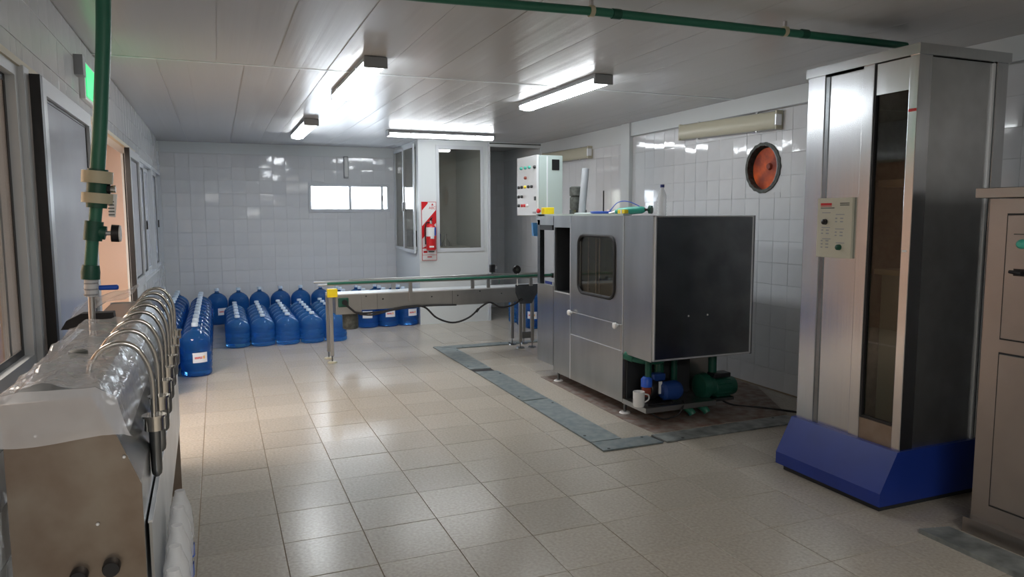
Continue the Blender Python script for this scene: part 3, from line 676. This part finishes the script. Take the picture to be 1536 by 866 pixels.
obj('end_bracket', prism(new(), [(3.36, .70), (3.42, .56), (3.58, .56), (3.66, .70), (3.66, .80), (3.36, .80)], 'y', cy0-.01, cy0-.002), 'steel_dark', t)
for y in (cy0-.02, cy1+.02):
    obj('guide_rail', tube(new(), [(1.00, y, .885), (3.9, y, .885)], .010, 10), 'steel', t, smooth=True)
obj('green_rail', tube(new(), [(1.10, cy0-.03, .902), (3.85, cy0-.03, .908)], .014, 12), 'green', t, smooth=True)
obj('rear_rail', tube(new(), [(1.4, cy1+.03, .90), (3.85, cy1+.03, .904)], .010, 10), 'steel', t, smooth=True)
for x in (2.04, 2.08+.72, 3.0, 3.56): obj('rail_bracket', B(x-.022, x+.022, cy0-.03, cy0-.012, .66 if x < 2.1 else .78, .895, bev=.003), 'steel', t)
obj('rail_bracket', B(1.9, 1.95, cy1+.012, cy1+.03, .76, .88), 'steel', t)
obj('rail_clamp', B(3.84, 3.90, cy0-.06, cy0, .87, .93, bev=.005), 'black', t)
s = obj('sensor', B(3.17, 3.235, cy1+.02, cy1+.08, .93, 1.03, bev=.008), 'black', t); obj('sensor_lens', lathe(new(), (3.235, cy1+.05, .98), [(.02, 0), (.018, .03)], 12, 'x'), 'body', s)
obj('sensor_cable', tube(new(), bez([(3.20, cy1+.05, .93), (3.23, cy1+.04, .88), (3.29, cy1+.04, .84), (3.29, cy1+.04, .78)]), .005), 'green', t, smooth=True)
r = obj('reflector', lathe(new(), (3.38, cy0+.0, .985), [(.05, -.015), (.055, 0), (.05, .012)], 24, 'y'), 'black', t, smooth=True); obj('reflector_face', lathe(new(), (3.38, cy0-.018, .985), [(.018, 0), (.018, .004)], 16, 'y'), 'grime', r)
obj('reflector_rod', tube(new(), [(3.385, cy0-.01, .94), (3.385, cy0-.01, .79)], .006), 'white', t)
obj('cable', tube(new(), bez([(1.27, cy0-.05, .69), (1.36, cy0-.04, .62), (1.48, cy0-.03, .565), (1.62, cy0-.03, .545), (1.8, cy0-.03, .565), (2.0, cy0-.02, .60), (2.25, cy0-.02, .605), (2.5, cy0-.02, .60), (2.62, cy0-.02, .49), (2.8, cy0-.02, .395), (2.98, cy0-.02, .42), (3.12, cy0-.03, .53), (3.28, cy0-.03, .61), (3.42, cy0-.03, .62)], 6) if False else
    bez([(1.27, cy0-.05, .69), (1.36, cy0-.04, .60), (1.44, cy0-.03, .555), (1.7, cy0-.03, .56), (2.0, cy0-.02, .60), (2.2, cy0-.02, .585), (2.35, cy0-.02, .45), (2.55, cy0-.02, .38), (2.75, cy0-.02, .43), (2.90, cy0-.03, .55), (3.02, cy0-.03, .60), (3.15, cy0-.03, .535), (3.3, cy0-.03, .55), (3.45, cy0-.02, .62)], 6), .011, 8), 'rubber', t, smooth=True)
obj('cable', tube(new(), bez([(1.44, cy0-.04, .545), (1.6, cy0-.04, .53), (1.85, cy0-.04, .575), (2.2, cy0-.04, .60), (2.6, cy0-.0, .588)], 6), .010, 8), 'rubber', t, smooth=True)
obj('cable_tie', tube(new(), [(2.84, cy0-.04, .50), (2.87, cy0-.02, .525)], .016), 'rubber', t)

# ================================================================ BLUE JUGS
def jug_profile(h, r):
    p = [(r*.84, 0), (r*.95, h*.012), (r, h*.035)]
    for a, b, c in ((.10, .13, .16), (.26, .285, .31), (.42, .445, .47)): p += [(r, h*a), (r*.955, h*b), (r, h*c)]
    p += [(r, h*.60), (r*.985, h*.655), (r*.92, h*.715), (r*.78, h*.775), (r*.52, h*.835), (r*.25, h*.87), (r*.18, h*.89), (r*.18, h*.935)]
    return p
def make_jug(name, h, r, mat, label, lab):
    t = thing(name, label, 'water jug', (0, 0, 0))
    obj('jug_body', lathe(new(), (0, 0, 0), jug_profile(h, r), 28), mat, t, smooth=True, ang=50)
    obj('cap', lathe(new(), (0, 0, h*.925), [(r*.215, 0), (r*.215, h*.06), (r*.19, h*.072)], 18), 'cap', t, smooth=True)
    if lab:
        bm = new(); n = 8; A = []; Bv = []
        for k in range(n+1):
            a = -PI/2-.30+.95*k/n; c_, s_ = math.cos(a)*(r+.002), math.sin(a)*(r+.002)
            A.append(bm.verts.new((c_, s_, h*.27))); Bv.append(bm.verts.new((c_, s_, h*.46)))
        for k in range(n): bm.faces.new((A[k], A[k+1], Bv[k+1], Bv[k]))
        obj('paper_label', bm, 'label', t)
    return t
tall = make_jug('water_jug', .55, .152, 'jug', 'x', True); tall_n = make_jug('water_jug', .55, .152, 'jug', 'x', False)
small = make_jug('water_jug', .40, .148, 'jug_s', 'x', False)
used = set()
def jug(proto, x, y, label, group, rz=0):
    if proto.name in used: o = dup(proto)
    else: o = proto; used.add(proto.name)
    o.location = (x+random.uniform(-.002, .002), y+random.uniform(-.002, .002), .001); o.rotation_euler = (0, 0, rz)
    o['label'] = label; o['group'] = group; return o
g = 'tall blue water jugs in two long columns along the left wall'
for i in range(15): jug(tall if i in (3, 9) else tall_n, -.585, 7.20+.325*i, f'tall blue jug in the column touching the left wall, {ORD[i]} from the near end', g)
for i in range(11): jug(tall if i == 0 else tall_n, -.262, 8.12+.33*i, 'tall blue water jug with white label, nearest jug on the floor' if i == 0 else f'tall blue jug in the second column from the left wall, {ORD[i]} back', g, .12 if i == 0 else random.uniform(-.6, .6))
g = 'tall blue water jugs in the row against the back wall'
bxs = [-.05+.31*k for k in range(6)]
for i, x in enumerate(bxs): jug(tall if i == 0 else tall_n, x-.0, 11.89, f'tall blue jug against the back wall, {ORD[i] if i else "first"} from left in the rear row', g, .35 if i == 0 else 0)
g = 'low blue water jugs in the middle block'
cn = ['leftmost', 'second', 'third', 'fourth', 'fifth']
for c_ in range(5):
    for r_ in range(6):
        jug(small, .185+.305*c_, 9.69+.315*r_, f'squat blue jug in the middle block, {cn[c_]} column' + (' from left' if c_ else '') + (', frontmost' if r_ == 0 else f', {ORD[r_]} from front'), g)
g = 'tall blue water jugs beside the booth'
for c_ in range(4):
    for r_ in range(4):
        x, y = 2.635-.306*c_, 10.67+.318*r_
        if c_ == 3 and r_ == 0: continue
        nm = ['touching the booth', 'next to the booth column', 'third column from the booth', 'farthest column from the booth'][c_]
        rr = 'front' if r_ == 0 else ORD[r_]+' from the front'
        jug(tall if r_ == 0 else tall_n, x, y, f'tall blue water jug behind the conveyor, {nm}, {rr}', g, .1-.25*c_)
g = 'tall blue water jugs in the alcove behind the machine'
for c_, x in enumerate((4.28, 4.60)):
    for r_ in range(3): jug(tall if (c_ == 0 and r_ < 2) else tall_n, x, 9.62+.32*r_, f'blue jug behind the far conveyor legs, {"left" if c_ == 0 else "wall-side"} column, {ORD[r_]} of three', g, -.9)

# ================================================================ STAINLESS TOWER WITH BLUE BASE
t = thing('steel_tower', 'tall stainless steel tower cabinet with a narrow dark glass front on a sloped blue base', 'cabinet', (3.8, 3.17, 0))
tx0, tx1, ty0, ty1 = 3.45, 4.15, 2.79, 3.56; z0, z1 = .32, 2.54
obj('base', prism(new(), [(3.305, .04), (3.305, .115), (3.425, .335), (4.16, .335), (4.16, .04)], 'y', ty0-.012, ty1+.015), 'bluep', t)
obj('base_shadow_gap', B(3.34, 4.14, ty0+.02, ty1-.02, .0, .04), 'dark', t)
obj('front_post', B(tx0, tx0+.06, 3.425, ty1, z0, z1-.05, bev=.003), 'steel_v', t)
obj('front_post', B(tx0, tx0+.05, 3.07, 3.145, z0, z1-.05, bev=.003), 'steel_v', t)
obj('corner_post', B(tx0, tx0+.10, ty0, ty0+.055, z0, z1-.05, bev=.003), 'steel_v', t)
obj('front_panel', B(tx0+.012, tx0+.02, 3.145, 3.425, z0, z1-.07), 'steel_v', t)
obj('panel_edge', B(tx0+.006, tx0+.014, 3.395, 3.425, z0, z1-.07), 'steel_dark', t)
obj('cross_panel', B(tx0+.01, tx0+.03, ty0+.055, 3.07, 2.31, z1-.06), 'steel_v', t)
obj('sill_panel', B(tx0+.005, tx0+.03, ty0+.055, 3.07, z0, .46), 'steel_warm', t)
obj('glass', B(tx0+.022, tx0+.028, ty0+.055, 3.07, .46, 2.31), 'tint', t)
obj('glass_frame', box(box(new(), tx0+.008, tx0+.03, 3.06, 3.072, .46, z1-.06), tx0+.012, tx0+.03, ty0+.055, 3.06, .455, .475), 'black', t)
obj('top_frame', box(box(box(box(new(), tx0-.01, tx0+.06, ty0-.01, ty1+.01, z1-.055, z1), tx1-.05, tx1+.01, ty0-.01, ty1+.01, z1-.055, z1), tx0+.06, tx1-.05, ty0-.01, ty0+.05, z1-.055, z1), tx0+.06, tx1-.05, ty1-.05, ty1+.01, z1-.055, z1), 'steel_v', t)
obj('side_panel', B(tx0+.10, tx1-.07, ty0+.014, ty0+.02, z0, z1-.06), 'steel_side', t)
obj('side_post', B(tx1-.09, tx1, ty0, ty0+.05, z0, z1-.05, bev=.003), 'steel_v', t)
obj('side_trim', B(tx1-.115, tx1-.10, ty0+.004, ty0+.014, z0, z1-.06), 'edge', t)
obj('rear_panel', B(tx1-.02, tx1-.01, ty0+.02, ty1, z0, z1-.05), 'steel_dark', t); obj('far_side_panel', B(tx0+.02, tx1-.02, ty1-.02, ty1-.01, z0, z1-.05), 'steel_dark', t)
obj('divider', B(tx0+.03, tx1-.03, 3.09, 3.10, z0, z1-.06), 'grime', t)
obj('inner_column', B(tx0+.12, tx0+.30, 2.93, 3.06, .34, 1.32), 'panel', t)
obj('inner_shelf', B(tx0+.08, tx1-.1, 2.84, 3.08, 1.30, 1.33), 'trim', t); obj('inner_shelf', B(tx0+.08, tx1-.1, 2.84, 3.08, 1.80, 1.84), 'steel_warm', t)
obj('inner_back', B(tx0+.40, tx0+.42, 2.82, 3.08, .34, 2.40), 'beige', t)
obj('sticker', B(tx0-.002, tx0, ty0+.004, ty0+.05, 2.19, 2.205), 'red', t); obj('sticker', B(tx0-.002, tx0, ty0+.02, ty0+.045, 1.44, 1.452), 'white', t)
pl = obj('control_plate', B(tx0-.008, tx0+.012, 3.175, 3.44, 1.385, 1.745, bev=.003), 'plate', t)
def pb(f0, f1, g0, g1, mat, nm='printed_line', d=.0015):      # fractions of the plate, from its left and top edges
    obj(nm, B(tx0-.008-d, tx0-.008, 3.44-.265*f1, 3.44-.265*f0, 1.745-.36*g1, 1.745-.36*g0), mat, pl)
pb(.10, .42, .085, .125, 'red'); pb(.10, .42, .135, .145, 'red'); pb(.10, .50, .16, .175, 'grime')
pb(.66, .92, .085, .10, 'grime'); pb(.66, .92, .115, .13, 'grime')
for f0, g0 in ((.15, .24), (.55, .27), (.15, .49), (.55, .51), (.18, .68), (.58, .74)): pb(f0, f0+.24, g0, g0+.014, 'body')
for f0, g0, n in ((.14, .53, 2), (.14, .71, 3), (.54, .33, 2), (.54, .56, 2)):
    for k in range(n): pb(f0, f0+.05, g0+.055*k, g0+.02+.055*k, 'body'); pb(f0+.14, f0+.22, g0+.055*k, g0+.02+.055*k, 'body')
for f, gg, m_ in ((.25, .40, 'black'), (.68, .82, 'green_d')):
    k_ = obj('selector_knob', lathe(new(), (tx0-.03, 3.44-.265*f, 1.745-.36*gg), [(.010, 0), (.016, .004), (.018, .022)], 18, 'x'), m_, pl, smooth=True)

# ================================================================ RIGHT CABINET
t = thing('electrical_cabinet', 'stainless steel control cabinet cut off by the right edge of the picture', 'cabinet', (4.0, 1.9, 0))
kx, ky0, ky1 = 3.594, 1.25, 2.465
obj('body', B(kx, kx+.85, ky0, ky1, .08, 1.72), 'steel_cab', t)
obj('top', B(kx-.035, kx+.88, ky0-.02, ky1+.055, 1.725, 1.775, bev=.003), 'steel_cab', t)
obj('plinth', B(kx-.06, kx+.85, ky0, ky1+.0, 0, .08), 'steel_cab', t)
d = obj('upper_door', B(kx-.012, kx-.001, ky0+.05, ky1-.10, 1.03, 1.64, bev=.003), 'steel_cab', t)
obj('door_gap', frame(new(), kx-.004, kx+.001, ky0+.04, ky1-.092, 1.022, 1.648, .010), 'dark', t)
obj('lower_door', B(kx-.012, kx-.001, ky0+.05, ky1-.10, .17, .95, bev=.003), 'steel_cab', t)
obj('door_gap', frame(new(), kx-.004, kx+.001, ky0+.04, ky1-.092, .16, .958, .010), 'dark', t)
obj('lamp', lathe(new(), (kx-.035, 2.29, 1.50), [(.012, 0), (.02, .008), (.024, .022)], 18, 'x'), 'green_tool', d, smooth=True)
obj('switch_lever', tube(new(), [(kx-.03, 2.33, 1.365), (kx-.03, 2.27, 1.36)], [.008, .012]), 'black', d); obj('switch_plate', B(kx-.015, kx-.012, 2.22, 2.32, 1.345, 1.38), 'black', d)
obj('gauge', lathe(new(), (kx-.04, 2.19, 1.205), [(.035, 0), (.045, .006), (.045, .028)], 24, 'x'), 'black', d, smooth=True)
obj('gauge_pointer', B(kx-.043, kx-.04, 2.185, 2.195, 1.18, 1.23), 'white', d)
obj('printed_line', B(kx-.0135, kx-.012, 2.27, 2.33, 1.545, 1.55), 'grime', d); obj('printed_line', B(kx-.0135, kx-.012, 2.15, 2.18, 1.43, 1.455), 'grime', d)

# ================================================================ FIRE EXTINGUISHER AND ITS BOARD
t = thing('extinguisher_sign', 'tall red and white striped extinguisher board on the booth corner', 'sign', (2.95, by, 1.4))
ex0, ex1, ez0, ez1 = 2.835, 3.062, .975, 1.855; yf = by-.012
obj('board', B(ex0, ex1, yf, by, ez0, ez1), 'red', t)
obj('white_face', B(ex0+.006, ex1-.006, yf-.001, yf, 1.165, ez1-.006), 'white', t)
W_ = ex1-ex0-.012
def stripe(poly): obj('red_stripe', prism(new(), [(ex0+.006+W_*a, 1.165+.684*b) for a, b in poly], 'y', yf-.0025, yf-.0012), 'red', t)
stripe([(0, .82), (.42, 1.0), (0, 1.0)]) if False else stripe([(0, .82), (.42, .97), (.42, 1.0), (0, 1.0)])
stripe([(0, .48), (1, .83), (1, .55), (0, .20)]); stripe([(0, .0), (1, .14), (.5, .0)])
obj('warning_triangle', prism(new(), [(2.985, 1.80), (3.02, 1.80), (3.002, 1.835)], 'y', yf-.0025, yf-.0012), 'red', t)
obj('lower_label', B(ex0+.006, ex1-.006, yf-.001, yf, ez0+.006, 1.155), 'white', t)
obj('label_rule', box(new(), ex0+.006, ex1-.006, yf-.002, yf-.0012, 1.055, 1.06), 'red', t); obj('printed_word', B(ex0+.02, ex0+.08, yf-.002, yf-.0012, 1.09, 1.12), 'red', t)
obj('printed_line', B(ex0+.1, ex0+.19, yf-.002, yf-.0012, 1.10, 1.115), 'grime', t); obj('printed_line', B(ex0+.08, ex0+.15, yf-.002, yf-.0012, 1.02, 1.035), 'red', t)
def text(s, size, loc, rot, mat, parent, name='lettering', depth=.0008):
    cu = bpy.data.curves.new(name, 'FONT'); cu.body = s; cu.size = size; cu.extrude = depth; cu.align_x = 'CENTER'
    o = bpy.data.objects.new(name, cu); C.objects.link(o); dg = bpy.context.evaluated_depsgraph_get()
    me = bpy.data.meshes.new_from_object(o.evaluated_get(dg)); C.objects.unlink(o); bpy.data.objects.remove(o)
    Mx = Matrix.Translation(Vector(loc)-_base[parent.name]) @ rot.to_4x4(); me.transform(Mx); me.materials.clear(); me.materials.append(M[mat])
    q = bpy.data.objects.new(name, me); C.objects.link(q); q.parent = parent; _base[q.name] = _base[parent.name]; return q
RXZ = Matrix.Rotation(PI/2, 3, 'X')
text('ABC', .055, (3.0, yf-.0015, 1.745), RXZ, 'red', t)
ec = 2.955; ey = by-.085
t = thing('fire_extinguisher', 'red fire extinguisher hanging on its striped board', 'fire extinguisher', (ec, ey, 1.13))
obj('cylinder', lathe(new(), (ec, ey, 1.13), [(.06, 0), (.072, .01), (.074, .03), (.074, .32), (.066, .36), (.04, .385), (.02, .395)], 28), 'red', t, smooth=True)
obj('valve', lathe(new(), (ec, ey, 1.525), [(.018, 0), (.018, .04), (.012, .05)], 16), 'alu_bare', t, smooth=True)
obj('handle', box(box(new(), ec-.012, ec+.012, ey-.06, ey+.04, 1.575, 1.585), ec-.01, ec+.01, ey-.07, ey+.02, 1.60, 1.608, rot=Matrix.Rotation(-.35, 3, 'X')), 'black', t)
obj('hose', tube(new(), bez([(ec-.02, ey, 1.545), (ec-.07, ey-.01, 1.54), (ec-.09, ey, 1.45), (ec-.088, ey, 1.3), (ec-.085, ey, 1.22)]), .010), 'black', t, smooth=True)
def wrap(r, a0, a1, za, zb, mat, nm):
    bm = new(); n = 10; A = []; Bv = []
    for k in range(n+1):
        a = a0+(a1-a0)*k/n; A.append(bm.verts.new((ec+r*math.cos(a), ey+r*math.sin(a), za))); Bv.append(bm.verts.new((ec+r*math.cos(a), ey+r*math.sin(a), zb)))
    for k in range(n): bm.faces.new((A[k], A[k+1], Bv[k+1], Bv[k]))
    obj(nm, bm, mat, t)
wrap(.0755, -PI*.98, -PI*.35, 1.34, 1.475, 'white', 'paper_label'); wrap(.0755, -PI*.35, -PI*.05, 1.35, 1.475, 'blue', 'blue_label')
wrap(.077, -PI*.62, -PI*.38, 1.305, 1.42, 'white', 'inspection_tag'); wrap(.0755, -PI*.7, -PI*.4, 1.175, 1.20, 'white', 'small_label')

# ================================================================ CEILING PIPE
t = thing('ceiling_pipe', 'long green pipe clipped under the ceiling toward the steel tower', 'pipe', (2.5, 3.5, 2.7))
obj('pipe', tube(new(), [(-.40, 3.62, 2.71), (1.0, 3.54, 2.71), (1.9, 3.47, 2.715), (3.19, 3.43, 2.71), (3.9, 3.42, 2.71), (4.1, 3.42, 2.71)], .023, 14), 'green', t, smooth=True)
for x, y in ((1.87, 3.472), (3.13, 3.432)): obj('clip', tube(new(), [(x-.012, y, 2.715), (x+.012, y, 2.715)], .030, 14), 'cream', t, smooth=True); obj('clip_stem', B(x-.008, x+.008, y-.008, y+.008, 2.73, ZC), 'alu_bare', t)
for x, y in ((1.99, 3.465), (3.25, 3.43)): obj('coupling', tube(new(), [(x-.0, y, 2.713), (x+.05, y, 2.713)], .027, 14), 'green_d', t, smooth=True)

# ================================================================ FILLING BENCH (near left)
t = bench = thing('filling_bench', 'long stainless filling bench at the near left with a row of gooseneck spouts', 'filling machine', (-.34, 1.95, 0))
n0, n1 = 1.95, 4.16
prof = [(-.48, .30), (-.48, 1.215), (-.297, 1.215), (-.247, 1.11), (-.200, .985), (-.200, .66), (-.235, .60), (-.235, .30)]
obj('end_plate', prism(new(), prof, 'y', n0, n0+.006), 'steel_warm', t)
pr2 = [(p[0]+(.004 if p[0] < -.4 else -.004), p[1]-(.004 if p[1] > 1.2 else 0)) for p in prof]
obj('hood', prism(new(), pr2, 'y', n0+.006, n1-.05), 'steel_dark', t)
obj('far_plate', prism(new(), prof, 'y', n1-.05, n1-.044), 'steel', t)
obj('apron', B(-.197, -.190, n0+.10, n1-.02, .55, .845), 'steel_side', t)
obj('apron_edge', B(-.199, -.188, n0+.10, n1-.02, .843, .850), 'edge', t)
obj('shelf', B(-.25, -.12, n0+.02, 2.80, .395, .41), 'steel', t)
obj('far_end_strip', B(-.30, -.196, n1-.044, n1-.02, .16, 1.0), 'steel_warm', t)
for x in (-.45, -.26):
    for y in (n0+.10, n1-.10): obj('leg', B(x-.018, x+.018, y-.018, y+.018, 0.0, .32), 'steel_warm', t)
for x, z, y in ((-.415, 1.135, n0), (-.235, 1.06, n0), (-.30, .90, n0)): obj('bolt', lathe(new(), (x, y-.006, z), [(.003, 0), (.0045, .003)], 10, 'y'), 'edge', t, smooth=True)
for x, z in ((-.345, .80), (-.415, .79)): 
    k_ = obj('foot_knob', lathe(new(), (x+.07, n0-.03, z-.01), [(.018, 0), (.02, .006), (.02, .03)], 18, 'y'), 'black', t, smooth=True)
for i in range(4): obj('bolt', lathe(new(), (-.245, 2.75+.5*i, 1.045), [(.012, 0), (.014, .008)], 12, 'x'), 'edge', t)
D0, DS = 2.30, .246
for i in range(8):
    y = D0+DS*i; bx_, nx = -.345, -.188
    if i == 0: fx = obj('spout', new() if False else tube(new(), bez([(bx_, y, 1.17), (bx_-.002, y, 1.19), (bx_+.006, y, 1.235), (bx_+.035, y, 1.272), (bx_+.078, y, 1.287), (bx_+.118, y, 1.272), (bx_+.146, y, 1.225), (nx, y, 1.17), (nx, y, 1.10), (nx, y, 1.04)], 5), .0075, 14), 'chrome', t, smooth=True)
    else:
        q = fx.copy(); C.objects.link(q); q.parent = t; q.location = (0, DS*i, 0)
        for ch in fx.children:
            d_ = ch.copy(); C.objects.link(d_); d_.parent = q
        continue
    _base[fx.name] = _base[t.name]
    obj('collar', lathe(new(), (nx, y, 1.025), [(.018, 0), (.028, .001), (.028, .04), (.020, .041)], 24), 'chrome', fx, smooth=True)
    obj('collar_ring', lathe(new(), (nx, y, 1.065), [(.033, 0), (.033, .006)], 24), 'chrome', fx, smooth=True)
    obj('nozzle', lathe(new(), (nx, y, .885), [(.006, 0), (.013, .008), (.015, .02), (.017, .14)], 20), 'steel_dark', fx, smooth=True)

# bottles on the shelf below the spouts
bt = thing('water_bottle', 'x', 'bottle', (0, 0, 0))
pr = [(.028, 0), (.036, .008)]+[(.036-(.003 if k % 2 else 0), .02+.012*k) for k in range(12)]+[(.036, .18), (.035, .21), (.026, .25), (.014, .275), (.012, .29)]
obj('bottle_body', lathe(new(), (0, 0, 0), pr, 24), 'pet', bt, smooth=True)
obj('wrapper', lathe(new(), (0, 0, .02), [(.0385, .05), (.0385, .09)], 24, capb=False, capt=False), 'blue', bt, smooth=True)
obj('shrink_film', lathe(new(), (0, 0, 0), [(.040, .14), (.039, .2), (.033, .25), (.020, .285), (.016, .305)], 20, capb=False), 'filmw', bt, smooth=True)
bt['group'] = 'clear bottles on the shelf under the spouts'
for i in range(5):
    o = bt if i == 0 else dup(bt)
    o.location = (-.146-.0165*.15*i, 2.03+.15*i, .411); o['label'] = f'clear bottle in shrink film on the shelf under the spouts, {ORD[i]} from the near end' if i else 'clear bottle in shrink film under the spouts, nearest of its row'

bench.rotation_euler = (0, 0, .0165)
# plastic film over the bench
def sheet(fn, nu, nv):
    bm = new(); V = [[bm.verts.new(fn(i/nu, j/nv)) for j in range(nv+1)] for i in range(nu+1)]
    for i in range(nu):
        for j in range(nv): bm.faces.new((V[i][j], V[i+1][j], V[i+1][j+1], V[i][j+1]))
    return bm
from mathutils import noise as mn
path = [(-.52, 1.13), (-.495, 1.225), (-.44, 1.236), (-.36, 1.234), (-.285, 1.234), (-.242, 1.205), (-.222, 1.115)]
def along(p, u):
    f = u*(len(p)-1); k = min(int(f), len(p)-2); a = f-k; return p[k][0]*(1-a)+p[k+1][0]*a, p[k][1]*(1-a)+p[k+1][1]*a
def top_fn(u, v):
    x, z = along(path, v); y = n0-.012+u*1.06
    d_ = mn.noise(Vector((x*14, y*5, 0)))*.022+mn.noise(Vector((x*40, y*16, 3)))*.008
    lift = .0 if v < .3 or v > .75 else .012
    if u > .55 and v > .7: z += (v-.7)*(u-.55)*.25
    if u > .8: z += (u-.8)*.15*(1-abs(v-.5))
    return (x-.0165*(y-1.95)+max(0, d_)*.4*(v > .75), y, z+max(-.004, d_)*(.4 if v > .7 else 1)+lift)
def skirt_fn(u, v):
    x, z = along(path[1:], v); zz = z-(.0 if v < .0 else 0)
    drop = u*(z-1.112+.006*math.sin(v*7))
    wv = mn.noise(Vector((v*5, u*2, 1)))*.014
    return (x+.012*u*(v > .7), n0-.012-.012*u-abs(wv), z+.008-drop)
t = thing('plastic_sheet', 'crumpled clear plastic sheet draped over the near end of the filling bench', 'plastic sheet', (-.36, 2.3, 1.215))
obj('top_fold', sheet(top_fn, 60, 30), 'film', t, smooth=True, ang=180)
obj('front_fold', sheet(skirt_fn, 10, 30), 'film', t, smooth=True, ang=180)
def far_fn(u, v):
    x = -.60+.26*v; y = 3.42+.25*u; z = 1.20+.13*v*(1-.3*u)+.05*u
    return (x, y, z+mn.noise(Vector((x*12, y*9, 5)))*.03)
obj('far_fold', sheet(far_fn, 14, 14), 'filmw', t, smooth=True, ang=180)
obj('sheet_stopper', lathe(new(), (-.395, 2.42, 1.235), [(.02, 0), (.026, .004), (.026, .018), (.016, .022)], 18), 'grime', smooth=True, label='dark round stopper lying on the bench top under the clear plastic', cat='stopper')
obj('bristle_strip', prism(new(), [(-.57, 1.216), (-.385, 1.216), (-.39, 1.275), (-.50, 1.275), (-.55, 1.25)], 'y', 3.17, 3.23), 'rubber', label='black bristle strip lying across the bench behind the steel riser', cat='brush')

# ================================================================ GREEN SUPPLY PIPE (near left)
t = thing('supply_pipe', 'green vertical water pipe with cream union rings, valves and a blue lever, left foreground', 'pipe', (-.44, 3.05, 1.22))
def at(px, py, y=3.05):
    d = RT*((px-768)/FPX)-UP*((py-433)/FPX)+FW; k = y/d.y; return Vector((d.x*k, y, H+d.z*k))
obj('upper_pipe', tube(new(), bez([at(153, -60), at(155, 0), at(155, 60), at(153, 120), at(150, 190), at(146, 258)], 5), .0255, 16), 'green', t, smooth=True)
obj('union_sleeve', tube(new(), [at(147, 254), at(145.5, 300), at(145, 312)], [.034, .036, .034], 18), 'green_d', t, smooth=True)
for a, b in ((257, 275), (290, 305)): obj('union_ring', tube(new(), [at(146.2, a), at(145.6, b)], .052, 24), 'cream', t, smooth=True)
obj('test_port', tube(new(), [at(152, 283), at(166, 284)], .018), 'black', t); obj('port_screw', lathe(new(), tuple(at(170, 284)), [(.013, -.01), (.014, .008)], 12, 'x'), 'chrome', t)
tg = obj('tag', new() if False else box(new(), *(lambda p: (p.x-.010, p.x+.012, p.y-.003, p.y+.003, p.z-.085, p.z))(at(168, 291)), rot=Matrix.Rotation(.12, 3, 'Y')), 'white', t)
p_ = at(166.5, 302)
for k in range(5): obj('printed_line', B(p_.x-.010, p_.x+.010, p_.y-.0045, p_.y-.003, p_.z-.012*k-.004, p_.z-.012*k), 'grime', tg)
obj('middle_pipe', tube(new(), [at(144.5, 308), at(142, 340), at(138.5, 362), at(135, 412)], .0215, 16), 'green', t, smooth=True)
obj('tee', tube(new(), [at(141.5, 332), at(139, 361)], .031, 18), 'green_d', t, smooth=True); obj('tee_branch', tube(new(), [at(141, 347), at(159, 350)], .025, 16), 'green_d', t, smooth=True)
obj('stem', tube(new(), [at(158, 350), at(170, 350)], .008), 'alu_bare', t); obj('hand_wheel', tube(new(), [at(167.5, 350), at(179, 350.5)], .032, 18), 'black', t, smooth=True); obj('wheel_cap', tube(new(), [at(179, 350.5), at(181.5, 350.5)], .030, 16), 'white', t)
obj('lower_socket', tube(new(), [at(136.5, 398), at(136, 408), at(135.8, 419)], [.028, .032, .031], 18), 'green_d', t, smooth=True)
obj('ball_valve', tube(new(), [at(136, 419), at(136.5, 430), at(137, 445)], [.021, .023, .02], 14), 'alu', t, smooth=True)
for z_ in (424, 433, 441): obj('valve_marking', tube(new(), [at(136.4, z_), at(136.5, z_+2)], .0235, 14), 'body', t)
obj('lever_arm', tube(new(), [at(138, 432), at(149, 432)], .006), 'alu_bare', t); obj('lever_grip', tube(new(), [at(148, 432), at(149, 432), at(176, 431), at(178, 431)], [.006, .009, .010, .006]), 'blue', t, smooth=True)
obj('steel_riser', tube(new(), [at(137, 445), at(139, 497), at(139.2, 510)], .0115, 14), 'steel', t, smooth=True)
